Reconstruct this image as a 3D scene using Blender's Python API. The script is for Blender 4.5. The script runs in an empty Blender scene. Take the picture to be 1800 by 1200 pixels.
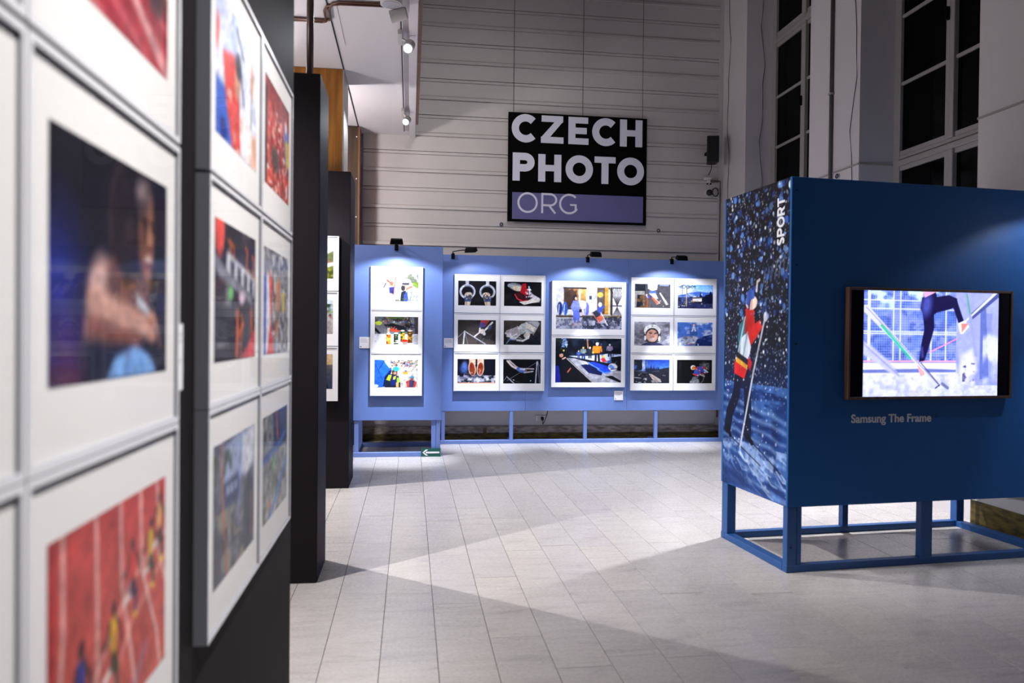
import bpy, bmesh, math, random
import numpy as np
from mathutils import Vector, Matrix

random.seed(7)
S = bpy.context.scene
C = S.collection

# ------------------------------------------------------------------ camera, world, exposure
YAW, PITCH, ROLL = math.radians(7.8), math.radians(-0.65), math.radians(0.6)
fwd = Vector((math.sin(YAW) * math.cos(PITCH), math.cos(YAW) * math.cos(PITCH), math.sin(PITCH)))
r0 = Vector((math.cos(YAW), -math.sin(YAW), 0))
u0 = r0.cross(fwd)
rr = math.cos(ROLL) * r0 + math.sin(ROLL) * u0
uu = -math.sin(ROLL) * r0 + math.cos(ROLL) * u0
cd = bpy.data.cameras.new('camera')
cd.sensor_width = 36.0
cd.lens = 1305.0 / 1800.0 * 36.0
cd.clip_start = 0.05
cd.dof.use_dof = True
cd.dof.focus_distance = 8.6
cd.dof.aperture_fstop = 2.2
cam = bpy.data.objects.new('camera', cd)
C.objects.link(cam)
cam.matrix_world = Matrix(((rr.x, uu.x, -fwd.x, 0), (rr.y, uu.y, -fwd.y, 0), (rr.z, uu.z, -fwd.z, 1.5), (0, 0, 0, 1)))
S.camera = cam

w = bpy.data.worlds.new('night')
S.world = w
w.use_nodes = True
w.node_tree.nodes['Background'].inputs[0].default_value = (0.75, 0.80, 1.0, 1)
w.node_tree.nodes['Background'].inputs[1].default_value = 0.05

S.view_settings.view_transform = 'Standard'
S.view_settings.look = 'None'
S.view_settings.gamma = 1.0
S.view_settings.use_curve_mapping = False
S.view_settings.exposure = 0.0
S.cycles.use_denoising = True
S.cycles.max_bounces = 7
S.cycles.diffuse_bounces = 5
S.cycles.glossy_bounces = 3
S.cycles.transparent_max_bounces = 12
S.cycles.sample_clamp_indirect = 6.0
S.cycles.caustics_reflective = False
S.cycles.caustics_refractive = False


def lamp(name, kind, loc, power, color=(1, 1, 1), target=None, size=0.03, angle=100, blend=0.5, parent=None):
    l = bpy.data.lights.new(name, kind)
    l.energy = power
    l.color = color
    l.shadow_soft_size = size
    if kind == 'SPOT':
        l.spot_size = math.radians(angle)
        l.spot_blend = blend
    o = bpy.data.objects.new(name, l)
    C.objects.link(o)
    if target is not None:
        d = Vector(target) - Vector(loc)
        o.matrix_world = Matrix.Translation(loc) @ d.to_track_quat('-Z', 'Y').to_matrix().to_4x4()
    else:
        o.location = loc
    if parent:
        o.parent = parent
        o.matrix_parent_inverse = parent.matrix_world.inverted()
    return o


COOL = (0.80, 0.86, 1.0)
NEUT = (1.0, 0.965, 0.965)
# ceiling spots of the side bays on the left (their beams fan out between the black display walls)
lamp('bay_spot', 'SPOT', (-2.15, 3.33, 3.9), 640, NEUT, (0.0, 4.5, 0.0), 0.02, 66, 1.0)
lamp('bay_spot', 'SPOT', (-2.50, 6.57, 3.9), 820, NEUT, (0.9, 6.2, 0.0), 0.02, 70, 0.7)
# spots on the ceiling aimed at the near black wall's framed photographs
for yy in (0.5, 1.2, 1.9, 2.6):
    lamp('wall_spot', 'SPOT', (0.7, yy, 3.9), 240, (1.0, 0.97, 0.95), (-0.48, yy, 1.45), 0.03, 52, 0.8)
lamp('bay_spot', 'SPOT', (-1.0, 6.6, 2.95), 60, COOL, (-0.98, 7.23, 1.2), 0.02, 110, 0.9)
# lamps of the bay behind the booth
lamp('booth_back_spot', 'SPOT', (3.42, 5.93, 2.52), 420, (0.95, 0.96, 1.0), (3.35, 6.1, 0.0), 0.05, 120, 0.5)
PANEL_W = 540
# added fill spots, unseen high in the hall: far wall, floor, poster
lamp('hall_fill', 'SPOT', (0.9, 4.6, 6.7), 560, (1.0, 0.95, 0.96), (0.7, 10.3, 2.5), 0.9, 70, 1.0)
lamp('hall_fill', 'SPOT', (1.0, 6.0, 6.9), 20, (0.95, 0.93, 1.0), (0.8, 6.5, 0), 0.3, 120, 1.0)
lamp('hall_fill', 'SPOT', (0.1, 4.3, 5.6), 650, (0.93, 0.95, 1.0), (2.33, 4.82, 1.6), 0.1, 32, 0.8)
# fill points added out of sight in the side bays, brightening ceiling and wall
for (xx, yy, zz, pw) in ((-2.15, 3.33, 2.65, 45), (-2.5, 6.57, 2.65, 105), (-1.55, 8.55, 3.35, 110)):
    lamp('bay_fill', 'POINT', (xx, yy, zz), pw, (1.0, 0.95, 0.97), None, 0.1)


# ------------------------------------------------------------------ materials
def lin(c):
    c = np.asarray(c, float) / 255.0
    return np.where(c <= 0.04045, c / 12.92, ((c + 0.055) / 1.055) ** 2.4)


def lin4(c):
    return tuple(float(v) for v in lin(c)) + (1.0,)


def newmat(name):
    m = bpy.data.materials.new(name)
    m.use_nodes = True
    nt = m.node_tree
    return m, nt, nt.nodes['Principled BSDF']


def mat(name, c, rough=0.5, metal=0.0, emit=None, es=0.0, spec=0.5, vary=0.06, scale=6.0, bump=0.0, bscale=60.0):
    m, nt, b = newmat(name)
    N, L = nt.nodes, nt.links
    b.inputs['Roughness'].default_value = rough
    b.inputs['Metallic'].default_value = metal
    b.inputs['Specular IOR Level'].default_value = spec
    tc = N.new('ShaderNodeTexCoord')
    if vary > 0:
        no = N.new('ShaderNodeTexNoise')
        no.inputs['Scale'].default_value = scale
        no.inputs['Detail'].default_value = 4
        L.new(tc.outputs['Object'], no.inputs['Vector'])
        hs = N.new('ShaderNodeMapRange')
        hs.inputs['To Min'].default_value = 1 - vary
        hs.inputs['To Max'].default_value = 1 + vary
        L.new(no.outputs['Fac'], hs.inputs['Value'])
        mx = N.new('ShaderNodeVectorMath')
        mx.operation = 'SCALE'
        mx.inputs[0].default_value = lin4(c)[:3]
        L.new(hs.outputs['Result'], mx.inputs['Scale'])
        L.new(mx.outputs['Vector'], b.inputs['Base Color'])
    else:
        b.inputs['Base Color'].default_value = lin4(c)
    if bump > 0:
        nb = N.new('ShaderNodeTexNoise')
        nb.inputs['Scale'].default_value = bscale
        nb.inputs['Detail'].default_value = 3
        L.new(tc.outputs['Object'], nb.inputs['Vector'])
        bp = N.new('ShaderNodeBump')
        bp.inputs['Strength'].default_value = bump
        bp.inputs['Distance'].default_value = 0.004
        L.new(nb.outputs['Fac'], bp.inputs['Height'])
        L.new(bp.outputs['Normal'], b.inputs['Normal'])
    if emit is not None:
        b.inputs['Emission Color'].default_value = lin4(emit)
        b.inputs['Emission Strength'].default_value = es
    return m


def marble():
    m, nt, b = newmat('pale marble')
    N, L = nt.nodes, nt.links
    tc = N.new('ShaderNodeTexCoord')
    oi = N.new('ShaderNodeObjectInfo')
    mp = N.new('ShaderNodeMapping')
    mp.inputs['Scale'].default_value = (2.2, 16.0, 1.0)
    L.new(tc.outputs['Object'], mp.inputs['Vector'])
    off = N.new('ShaderNodeVectorMath')
    off.operation = 'SCALE'
    off.inputs[0].default_value = (37.0, 91.0, 13.0)
    L.new(oi.outputs['Random'], off.inputs['Scale'])
    add = N.new('ShaderNodeVectorMath')
    L.new(mp.outputs['Vector'], add.inputs[0])
    L.new(off.outputs['Vector'], add.inputs[1])
    n1 = N.new('ShaderNodeTexNoise')
    n1.inputs['Scale'].default_value = 1.3
    n1.inputs['Detail'].default_value = 8
    n1.inputs['Roughness'].default_value = 0.65
    n1.inputs['Distortion'].default_value = 0.8
    L.new(add.outputs['Vector'], n1.inputs['Vector'])
    cr = N.new('ShaderNodeValToRGB')
    e = cr.color_ramp.elements
    e[0].position, e[0].color = 0.25, lin4((150, 146, 147))
    e[1].position, e[1].color = 0.66, lin4((192, 188, 185))
    k = e.new(0.44)
    k.color = lin4((182, 177, 174))
    L.new(n1.outputs['Fac'], cr.inputs['Fac'])
    # small dark pits
    n2 = N.new('ShaderNodeTexNoise')
    n2.inputs['Scale'].default_value = 24
    n2.inputs['Detail'].default_value = 2
    L.new(add.outputs['Vector'], n2.inputs['Vector'])
    n3 = N.new('ShaderNodeTexVoronoi')
    n3.inputs['Scale'].default_value = 2.2
    L.new(tc.outputs['Object'], n3.inputs['Vector'])
    # warm or cool cast of each slab
    hue = N.new('ShaderNodeMix')
    hue.data_type = 'RGBA'
    hue.blend_type = 'MULTIPLY'
    hue.inputs['Factor'].default_value = 1.0
    tint = N.new('ShaderNodeValToRGB')
    t = tint.color_ramp.elements
    t[0].color = (0.91, 0.90, 0.91, 1)
    t[1].color = (1.0, 0.985, 0.96, 1)
    L.new(oi.outputs['Random'], tint.inputs['Fac'])
    L.new(cr.outputs['Color'], hue.inputs['A'])
    L.new(tint.outputs['Color'], hue.inputs['B'])
    L.new(hue.outputs['Result'], b.inputs['Base Color'])
    rg = N.new('ShaderNodeMapRange')
    rg.inputs['To Min'].default_value = 0.20
    rg.inputs['To Max'].default_value = 0.36
    L.new(n2.outputs['Fac'], rg.inputs['Value'])
    L.new(rg.outputs['Result'], b.inputs['Roughness'])
    return m


def wood(name, c1, c2, scale=(14, 14, 0.8)):
    m, nt, b = newmat(name)
    N, L = nt.nodes, nt.links
    tc = N.new('ShaderNodeTexCoord')
    mp = N.new('ShaderNodeMapping')
    mp.inputs['Scale'].default_value = scale
    L.new(tc.outputs['Object'], mp.inputs['Vector'])
    no = N.new('ShaderNodeTexNoise')
    no.inputs['Scale'].default_value = 2.5
    no.inputs['Detail'].default_value = 6
    no.inputs['Distortion'].default_value = 0.6
    L.new(mp.outputs['Vector'], no.inputs['Vector'])
    cr = N.new('ShaderNodeValToRGB')
    e = cr.color_ramp.elements
    e[0].position, e[0].color = 0.35, lin4(c1)
    e[1].position, e[1].color = 0.68, lin4(c2)
    L.new(no.outputs['Fac'], cr.inputs['Fac'])
    L.new(cr.outputs['Color'], b.inputs['Base Color'])
    b.inputs['Roughness'].default_value = 0.4
    return m


def dirty(name, c1, c2):
    m, nt, b = newmat(name)
    N, L = nt.nodes, nt.links
    tc = N.new('ShaderNodeTexCoord')
    mp = N.new('ShaderNodeMapping')
    mp.inputs['Scale'].default_value = (3, 3, 9)
    L.new(tc.outputs['Object'], mp.inputs['Vector'])
    no = N.new('ShaderNodeTexNoise')
    no.inputs['Scale'].default_value = 3
    no.inputs['Detail'].default_value = 8
    L.new(mp.outputs['Vector'], no.inputs['Vector'])
    cr = N.new('ShaderNodeValToRGB')
    e = cr.color_ramp.elements
    e[0].position, e[0].color = 0.36, lin4(c1)
    e[1].position, e[1].color = 0.6, lin4(c2)
    L.new(no.outputs['Fac'], cr.inputs['Fac'])
    L.new(cr.outputs['Color'], b.inputs['Base Color'])
    b.inputs['Roughness'].default_value = 0.7
    return m


def pane_mat(name, tint=(1, 1, 1), dark=False):
    m = bpy.data.materials.new(name)
    m.use_nodes = True
    nt = m.node_tree
    N, L = nt.nodes, nt.links
    for n in list(N):
        N.remove(n)
    out = N.new('ShaderNodeOutputMaterial')
    mix = N.new('ShaderNodeMixShader')
    ge = N.new('ShaderNodeNewGeometry')
    dt = N.new('ShaderNodeVectorMath')
    dt.operation = 'DOT_PRODUCT'
    L.new(ge.outputs['Normal'], dt.inputs[0])
    L.new(ge.outputs['Incoming'], dt.inputs[1])
    ab = N.new('ShaderNodeMath')
    ab.operation = 'ABSOLUTE'
    L.new(dt.outputs['Value'], ab.inputs[0])
    iv = N.new('ShaderNodeMath')
    iv.operation = 'SUBTRACT'
    iv.inputs[0].default_value = 1.0
    L.new(ab.outputs[0], iv.inputs[1])
    pw = N.new('ShaderNodeMath')
    pw.operation = 'POWER'
    pw.inputs[1].default_value = 5.0
    L.new(iv.outputs[0], pw.inputs[0])
    fr = N.new('ShaderNodeMath')
    fr.operation = 'MULTIPLY_ADD'
    fr.inputs[1].default_value = 0.22
    fr.inputs[2].default_value = 0.012
    L.new(pw.outputs[0], fr.inputs[0])
    gl = N.new('ShaderNodeBsdfGlossy')
    gl.inputs['Roughness'].default_value = 0.02
    tr = N.new('ShaderNodeBsdfTransparent')
    tr.inputs['Color'].default_value = tint + (1,)
    L.new(fr.outputs[0], mix.inputs[0])
    L.new(tr.outputs[0], mix.inputs[1])
    L.new(gl.outputs[0], mix.inputs[2])
    L.new(mix.outputs[0], out.inputs['Surface'])
    return m


def print_mat(name, emit=0.0, rough=0.45):
    m, nt, b = newmat(name)
    a = nt.nodes.new('ShaderNodeAttribute')
    a.attribute_name = 'ink'
    if emit > 0:
        b.inputs['Base Color'].default_value = (0.01, 0.01, 0.01, 1)
        nt.links.new(a.outputs['Color'], b.inputs['Emission Color'])
        b.inputs['Emission Strength'].default_value = emit
        b.inputs['Roughness'].default_value = 0.25
    else:
        nt.links.new(a.outputs['Color'], b.inputs['Base Color'])
        b.inputs['Roughness'].default_value = rough
        b.inputs['Specular IOR Level'].default_value = 0.15
    return m


M = {}
M['marble'] = marble()
M['grout'] = mat('dark grout', (46, 40, 38), 0.95, spec=0.05)
M['white_wall'] = mat('matt white paint', (198, 194, 194), 0.75, vary=0.03, scale=1.2, bump=0.15, bscale=25)
M['boards'] = mat('painted boards', (190, 185, 182), 0.55, vary=0.04, scale=2.0)
M['soffit'] = mat('white plaster', (208, 204, 206), 0.8, vary=0.02, scale=1)
M['olive'] = dirty('olive dado', (52, 44, 18), (104, 88, 34))
M['plinth'] = dirty('stained plaster', (120, 106, 90), (176, 166, 156))
M['blue'] = mat('blue panel paint', (102, 128, 190), 0.42, vary=0.03, scale=3)
M['navy'] = mat('deep blue panel paint', (30, 88, 152), 0.42, spec=0.25, vary=0.03, scale=3)
M['navy_timber'] = mat('deep blue painted timber', (28, 76, 136), 0.5, vary=0.08, scale=12)
M['blue_timber'] = mat('blue painted timber', (104, 128, 188), 0.5, vary=0.06, scale=12)
M['black'] = mat('black panel paint', (34, 31, 34), 0.6, spec=0.04, vary=0.05, scale=3)
M['blackedge'] = mat('black painted return', (14, 19, 44), 0.55, spec=0.06, vary=0.05, scale=3)
M['rim'] = mat('white lacquered frame', (226, 226, 230), 0.35, vary=0.0)
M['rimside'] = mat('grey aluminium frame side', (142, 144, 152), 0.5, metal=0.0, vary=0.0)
M['mat'] = mat('white mount card', (232, 230, 229), 0.85, vary=0.0)
M['print'] = print_mat('photographic print')
M['poster'] = print_mat('printed booth panel', rough=0.35)
M['card'] = print_mat('printed card', rough=0.6)
M['screen'] = print_mat('lit screen', emit=1.45)
M['glass'] = pane_mat('picture glass')
M['nightglass'] = mat('black night window glass', (6, 6, 7), 0.08, vary=0, spec=0.06)
M['winframe'] = mat('grey white window frame', (150, 146, 142), 0.5, vary=0.05)
M['signblack'] = mat('black sign board', (8, 8, 9), 0.6, vary=0, spec=0.03)
M['signband'] = mat('violet grey sign band', (92, 90, 140), 0.6, vary=0)
M['signwhite'] = mat('pale sign lettering', (212, 212, 226), 0.55, vary=0)
M['white_ink'] = mat('white lettering', (235, 235, 238), 0.5, vary=0)
M['grey_ink'] = mat('light grey lettering', (214, 214, 220), 0.5, vary=0)
M['tvwood'] = wood('brown television frame wood', (66, 46, 38), (96, 68, 54))
M['tvblack'] = mat('black screen border', (4, 5, 16), 0.2, vary=0, spec=0.08)
M['lampblack'] = mat('black lamp metal', (9, 9, 11), 0.5, vary=0, spec=0.1)
M['lamplens'] = mat('lit lamp lens', (255, 255, 255), 0.3, emit=(225, 228, 255), es=3.5, vary=0)
M['lampoff'] = mat('unlit lamp lens', (170, 170, 178), 0.15, vary=0)
M['lampgrey'] = mat('pale grey lamp metal', (190, 188, 186), 0.45, vary=0)
M['trackgrey'] = mat('white track metal', (196, 194, 196), 0.4, vary=0)
M['wood1'] = wood('amber wood', (122, 74, 12), (168, 108, 22), (6, 6, 0.6))
M['wood_shaded'] = wood('shade-darkened amber wood', (38, 26, 14), (66, 44, 20), (6, 6, 0.6))  # same wood as the amber pillar, its unlit front put into the colour
M['woodside'] = wood('reddish brown wood edge', (92, 58, 44), (124, 84, 66), (6, 6, 0.6))
M['brownstrip'] = wood('brown edge strip', (74, 48, 30), (108, 74, 46))
M['copper'] = mat('brown conduit', (86, 56, 42), 0.4, metal=0.3, vary=0.05)
M['pipe'] = mat('brownish steel pipe', (96, 80, 76), 0.35, metal=0.6, vary=0.08)
M['speaker'] = mat('black loudspeaker plastic', (13, 13, 13), 0.5, vary=0)
M['grille'] = mat('black loudspeaker grille', (6, 6, 6), 0.8, vary=0, bump=0.5, bscale=300)
M['plastic'] = mat('white plastic', (205, 202, 200), 0.4, vary=0)
M['cable'] = mat('black cable rubber', (12, 12, 13), 0.5, vary=0)
M['greycable'] = mat('grey wire', (70, 66, 66), 0.5, vary=0)
M['steelwire'] = mat('dark steel wire', (52, 48, 50), 0.4, metal=0.5, vary=0)
M['green'] = mat('dark green sign board', (8, 84, 74), 0.45, vary=0)
M['hook'] = mat('dark blue steel', (40, 52, 84), 0.35, metal=0.5, vary=0)
M['screw'] = mat('dark screw head', (10, 22, 50), 0.4, metal=0.3, vary=0)
M['gap'] = mat('dark joint', (30, 30, 40), 0.8, vary=0)


# ------------------------------------------------------------------ mesh helpers
def add_box(bm, x0, x1, y0, y1, z0, z1, mi=0):
    vs = [bm.verts.new((x, y, z)) for x in (x0, x1) for y in (y0, y1) for z in (z0, z1)]
    for q in ((0, 1, 3, 2), (4, 6, 7, 5), (0, 4, 5, 1), (2, 3, 7, 6), (0, 2, 6, 4), (1, 5, 7, 3)):
        f = bm.faces.new([vs[i] for i in q])
        f.material_index = mi
    return vs


def obj(name, bm, m, parent=None, bevel=0.0):
    if isinstance(bm, bmesh.types.BMesh):
        bmesh.ops.recalc_face_normals(bm, faces=bm.faces)
        if bevel > 0:
            bmesh.ops.bevel(bm, geom=list(bm.edges), offset=bevel, segments=1, affect='EDGES', clamp_overlap=True)
        me = bpy.data.meshes.new(name)
        bm.to_mesh(me)
        bm.free()
    else:
        me = bm
    for k in (m if isinstance(m, (list, tuple)) else [m]):
        me.materials.append(M[k])
    o = bpy.data.objects.new(name, me)
    C.objects.link(o)
    if parent:
        o.parent = parent
    return o


def box(name, x0, x1, y0, y1, z0, z1, m, parent=None, bevel=0.0):
    bm = bmesh.new()
    add_box(bm, x0, x1, y0, y1, z0, z1)
    return obj(name, bm, m, parent, bevel)


def tube(bm, pts, r, n=8, cap=True):
    pts = [Vector(p) for p in pts]
    rings = []
    for i, p in enumerate(pts):
        if i == 0:
            d = pts[1] - p
        elif i == len(pts) - 1:
            d = p - pts[i - 1]
        else:
            d = (pts[i + 1] - p).normalized() + (p - pts[i - 1]).normalized()
        d.normalize()
        a = d.cross(Vector((0, 0, 1)))
        if a.length < 1e-3:
            a = d.cross(Vector((0, 1, 0)))
        a.normalize()
        b = d.cross(a)
        rad = r[i] if isinstance(r, (list, tuple)) else r
        rings.append([bm.verts.new(p + (a * math.cos(2 * math.pi * k / n) + b * math.sin(2 * math.pi * k / n)) * rad) for k in range(n)])
    for A, B in zip(rings[:-1], rings[1:]):
        for k in range(n):
            bm.faces.new((A[k], A[(k + 1) % n], B[(k + 1) % n], B[k]))
    if cap:
        bm.faces.new(rings[0][::-1])
        bm.faces.new(rings[-1])


def tubeobj(name, pts, r, m, parent=None, n=8, smooth=True):
    bm = bmesh.new()
    tube(bm, pts, r, n)
    o = obj(name, bm, m, parent)
    if smooth:
        for p in o.data.polygons:
            p.use_smooth = True
    return o


def tag(o, label, cat, group=None, kind=None):
    if label:
        o['label'] = label
    if cat:
        o['category'] = cat
    if group:
        o['group'] = group
    if kind:
        o['kind'] = kind
    return o


def thing(name, label, cat, loc=(0, 0, 0), rz=0.0, group=None):
    o = bpy.data.objects.new(name, None)
    o.empty_display_size = 0.1
    C.objects.link(o)
    o.location = loc
    o.rotation_euler = (0, 0, rz)
    bpy.context.view_layer.update()
    return tag(o, label, cat, group)


def struct(o):
    o['kind'] = 'structure'
    return o


# ------------------------------------------------------------------ painter for the flat prints
class Pic:
    """a small raster of ink colours, laid onto a grid mesh as a colour attribute; u right, v down, both 0..1"""

    def __init__(s, w, h, bg):
        s.w, s.h = w, h
        s.a = np.ones((h, w, 3)) * np.array(bg, float)
        s.u, s.v = np.meshgrid((np.arange(w) + 0.5) / w, (np.arange(h) + 0.5) / h)
        s.k = w / h
        s.px = 1.0 / h

    def put(s, m, c, alpha=1.0):
        m = np.clip(m, 0, 1)[..., None] * alpha
        s.a = s.a * (1 - m) + np.array(c, float) * m
        return s

    def grad(s, c0, c1, v0=0.0, v1=1.0, u0=0.0, u1=1.0, ang=0.0):
        t = np.clip((s.v - v0) / max(v1 - v0, 1e-6), 0, 1)[..., None]
        m = ((s.v >= v0) & (s.v <= v1) & (s.u >= u0) & (s.u <= u1)).astype(float)
        s.a = np.where(m[..., None] > 0, np.array(c0, float) * (1 - t) + np.array(c1, float) * t, s.a)
        return s

    def ell(s, cx, cy, rx, ry, c, rot=0.0, soft=0.0, alpha=1.0):
        dx, dy = (s.u - cx) * s.k, s.v - cy
        cr, sr = math.cos(math.radians(rot)), math.sin(math.radians(rot))
        X, Y = dx * cr + dy * sr, -dx * sr + dy * cr
        d = (np.sqrt((X / rx) ** 2 + (Y / ry) ** 2) - 1) * min(rx, ry)
        return s.put(0.5 - d / (s.px * 1.2 + soft), c, alpha)

    def poly(s, pts, c, alpha=1.0, soft=0.0):
        P = np.array(pts, float)
        ins = np.zeros_like(s.u, bool)
        dm = np.full_like(s.u, 9.0)
        x, y = s.u, s.v
        for i in range(len(P)):
            (x0, y0), (x1, y1) = P[i], P[(i + 1) % len(P)]
            if y0 != y1:
                ins ^= ((y0 > y) != (y1 > y)) & (x < (x1 - x0) * (y - y0) / (y1 - y0) + x0)
            ex, ey = (x1 - x0) * s.k, y1 - y0
            t = np.clip((((x - x0) * s.k) * ex + (y - y0) * ey) / (ex * ex + ey * ey + 1e-12), 0, 1)
            dm = np.minimum(dm, np.hypot((x - x0) * s.k - t * ex, y - y0 - t * ey))
        d = np.where(ins, -dm, dm)
        return s.put(0.5 - d / (s.px * 1.2 + soft), c, alpha)

    def line(s, pts, wd, c, alpha=1.0, soft=0.0):
        P = np.array(pts, float)
        dm = np.full_like(s.u, 9.0)
        for (x0, y0), (x1, y1) in zip(P[:-1], P[1:]):
            ex, ey = (x1 - x0) * s.k, y1 - y0
            t = np.clip((((s.u - x0) * s.k) * ex + (s.v - y0) * ey) / (ex * ex + ey * ey + 1e-12), 0, 1)
            dm = np.minimum(dm, np.hypot((s.u - x0) * s.k - t * ex, s.v - y0 - t * ey))
        return s.put(0.5 - (dm - wd / 2) / (s.px * 1.2 + soft), c, alpha)

    def rect(s, u0, v0, u1, v1, c, alpha=1.0):
        return s.poly([(u0, v0), (u1, v0), (u1, v1), (u0, v1)], c, alpha)

    def nz(s, fx, fy, seed, octv=3):
        rng = np.random.RandomState(seed)
        out = np.zeros((s.h, s.w))
        amp, tot = 1.0, 0.0
        for o in range(octv):
            gx, gy = int(fx * 2 ** o) + 3, int(fy * 2 ** o) + 3
            g = rng.rand(gy, gx)
            X, Y = s.u * (gx - 2), s.v * (gy - 2)
            i, j = X.astype(int), Y.astype(int)
            a, b = X - i, Y - j
            a, b = a * a * (3 - 2 * a), b * b * (3 - 2 * b)
            out += amp * ((g[j, i] * (1 - a) + g[j, i + 1] * a) * (1 - b) + (g[j + 1, i] * (1 - a) + g[j + 1, i + 1] * a) * b)
            tot += amp
            amp *= 0.55
        return out / tot

    def mott(s, c, fx, fy, seed, lo=0.45, hi=0.6, alpha=1.0, u0=0, v0=0, u1=1, v1=1, octv=3):
        n = s.nz(fx, fy, seed, octv)
        m = np.clip((n - lo) / (hi - lo), 0, 1)
        m = m * ((s.u >= u0) & (s.u <= u1) & (s.v >= v0) & (s.v <= v1))
        return s.put(m, c, alpha)

    def dots(s, n, cols, r0, r1, seed, u0=0, v0=0, u1=1, v1=1, alpha=1.0, stretch=1.0, soft=0.0, rot=0):
        rng = random.Random(seed)
        for _ in range(n):
            cx, cy = rng.uniform(u0, u1), rng.uniform(v0, v1)
            r = r0 + (r1 - r0) * rng.random() ** 2.2
            c = np.array(rng.choice(cols), float)
            R = max(r * stretch, r) + 2 * s.px + soft
            i0, i1 = max(0, int((cx - R / s.k) * s.w)), min(s.w, int((cx + R / s.k) * s.w) + 2)
            j0, j1 = max(0, int((cy - R) * s.h)), min(s.h, int((cy + R) * s.h) + 2)
            if i1 <= i0 or j1 <= j0:
                continue
            dx, dy = (s.u[j0:j1, i0:i1] - cx) * s.k, (s.v[j0:j1, i0:i1] - cy)
            d = (np.sqrt((dx / r) ** 2 + (dy / (r * stretch)) ** 2) - 1) * r
            m = np.clip(0.5 - d / (s.px * 1.2 + soft), 0, 1)[..., None] * alpha * rng.uniform(0.6, 1)
            s.a[j0:j1, i0:i1] = s.a[j0:j1, i0:i1] * (1 - m) + c * m
        return s

    def blur(s, n):
        for _ in range(n):
            p = np.pad(s.a, ((1, 1), (1, 1), (0, 0)), 'edge')
            s.a = (p[:-2, 1:-1] + p[2:, 1:-1] + p[1:-1, :-2] + p[1:-1, 2:] + 2 * s.a) / 6
        return s

    def figure(s, u, v, h, top, legs, skin, head=None, lean=0.0, wide=1.0):
        """a small standing figure seen in a photograph; v is the foot line"""
        k = s.k
        hw = 0.16 * h * wide / k
        s.line([(u - hw * 0.35, v - h * 0.48), (u - hw * 0.45, v)], 0.10 * h * wide, legs)
        s.line([(u + hw * 0.35, v - h * 0.48), (u + hw * 0.55, v)], 0.10 * h * wide, legs)
        s.poly([(u - hw + lean, v - h * 0.82), (u + hw + lean, v - h * 0.82), (u + hw * 0.8, v - h * 0.44), (u - hw * 0.8, v - h * 0.44)], top)
        s.line([(u - hw + lean, v - h * 0.78), (u - hw * 1.25, v - h * 0.5)], 0.07 * h * wide, top)
        s.line([(u + hw + lean, v - h * 0.78), (u + hw * 1.2, v - h * 0.55)], 0.07 * h * wide, top)
        s.ell(u + lean, v - h * 0.91, 0.075 * h, 0.09 * h, skin)
        if head:
            s.ell(u + lean, v - h * 0.95, 0.08 * h, 0.065 * h, head)
        return s


def ink_mesh(name, pic, flip=False, emit=False):
    """grid of the picture in the XZ plane, x 0..1, z 0..1 (scaled by the caller)"""
    wv, hv = pic.w, pic.h
    me = bpy.data.meshes.new(name)
    x = np.linspace(0, 1, wv)
    z = np.linspace(1, 0, hv)
    X, Z = np.meshgrid(x, z)
    co = np.zeros((wv * hv, 3), np.float32)
    co[:, 0] = X.ravel()
    co[:, 2] = Z.ravel()
    idx = np.arange(wv * hv).reshape(hv, wv)
    q = np.stack([idx[1:, :-1], idx[1:, 1:], idx[:-1, 1:], idx[:-1, :-1]], -1).reshape(-1, 4)
    me.vertices.add(len(co))
    me.vertices.foreach_set('co', co.ravel())
    me.loops.add(q.size)
    me.loops.foreach_set('vertex_index', q.ravel().astype(np.int32))
    me.polygons.add(len(q))
    me.polygons.foreach_set('loop_start', np.arange(0, q.size, 4, dtype=np.int32))
    me.update(calc_edges=True)
    at = me.color_attributes.new('ink', 'FLOAT_COLOR', 'POINT')
    rgba = np.ones((wv * hv, 4), np.float32)
    rgba[:, :3] = lin(np.clip(pic.a, 0, 255)).reshape(-1, 3)
    at.data.foreach_set('color', rgba.ravel())
    return me


def place_ink(name, pic, m, parent, x0, x1, z0, z1, y):
    if m in ('print', 'poster', 'screen'):
        # photographic grain and tone breaking up the flat ink
        sd = int(pic.a.sum()) % 9973
        g = (pic.nz(11, 8, sd, 4) - 0.5) * 0.36 + (pic.nz(34, 24, sd + 1, 2) - 0.5) * 0.3
        pic.a = np.clip(pic.a * (1 + g * (0.35 if m == 'screen' else 1.0))[..., None], 0, 255)
    me = ink_mesh(name, pic)
    co = np.zeros(len(me.vertices) * 3, np.float32)
    me.vertices.foreach_get('co', co)
    co = co.reshape(-1, 3)
    co[:, 0] = x0 + co[:, 0] * (x1 - x0)
    co[:, 2] = z0 + co[:, 2] * (z1 - z0)
    co[:, 1] = y
    me.vertices.foreach_set('co', co.ravel())
    me.update()
    return obj(name, me, m, parent)



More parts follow.
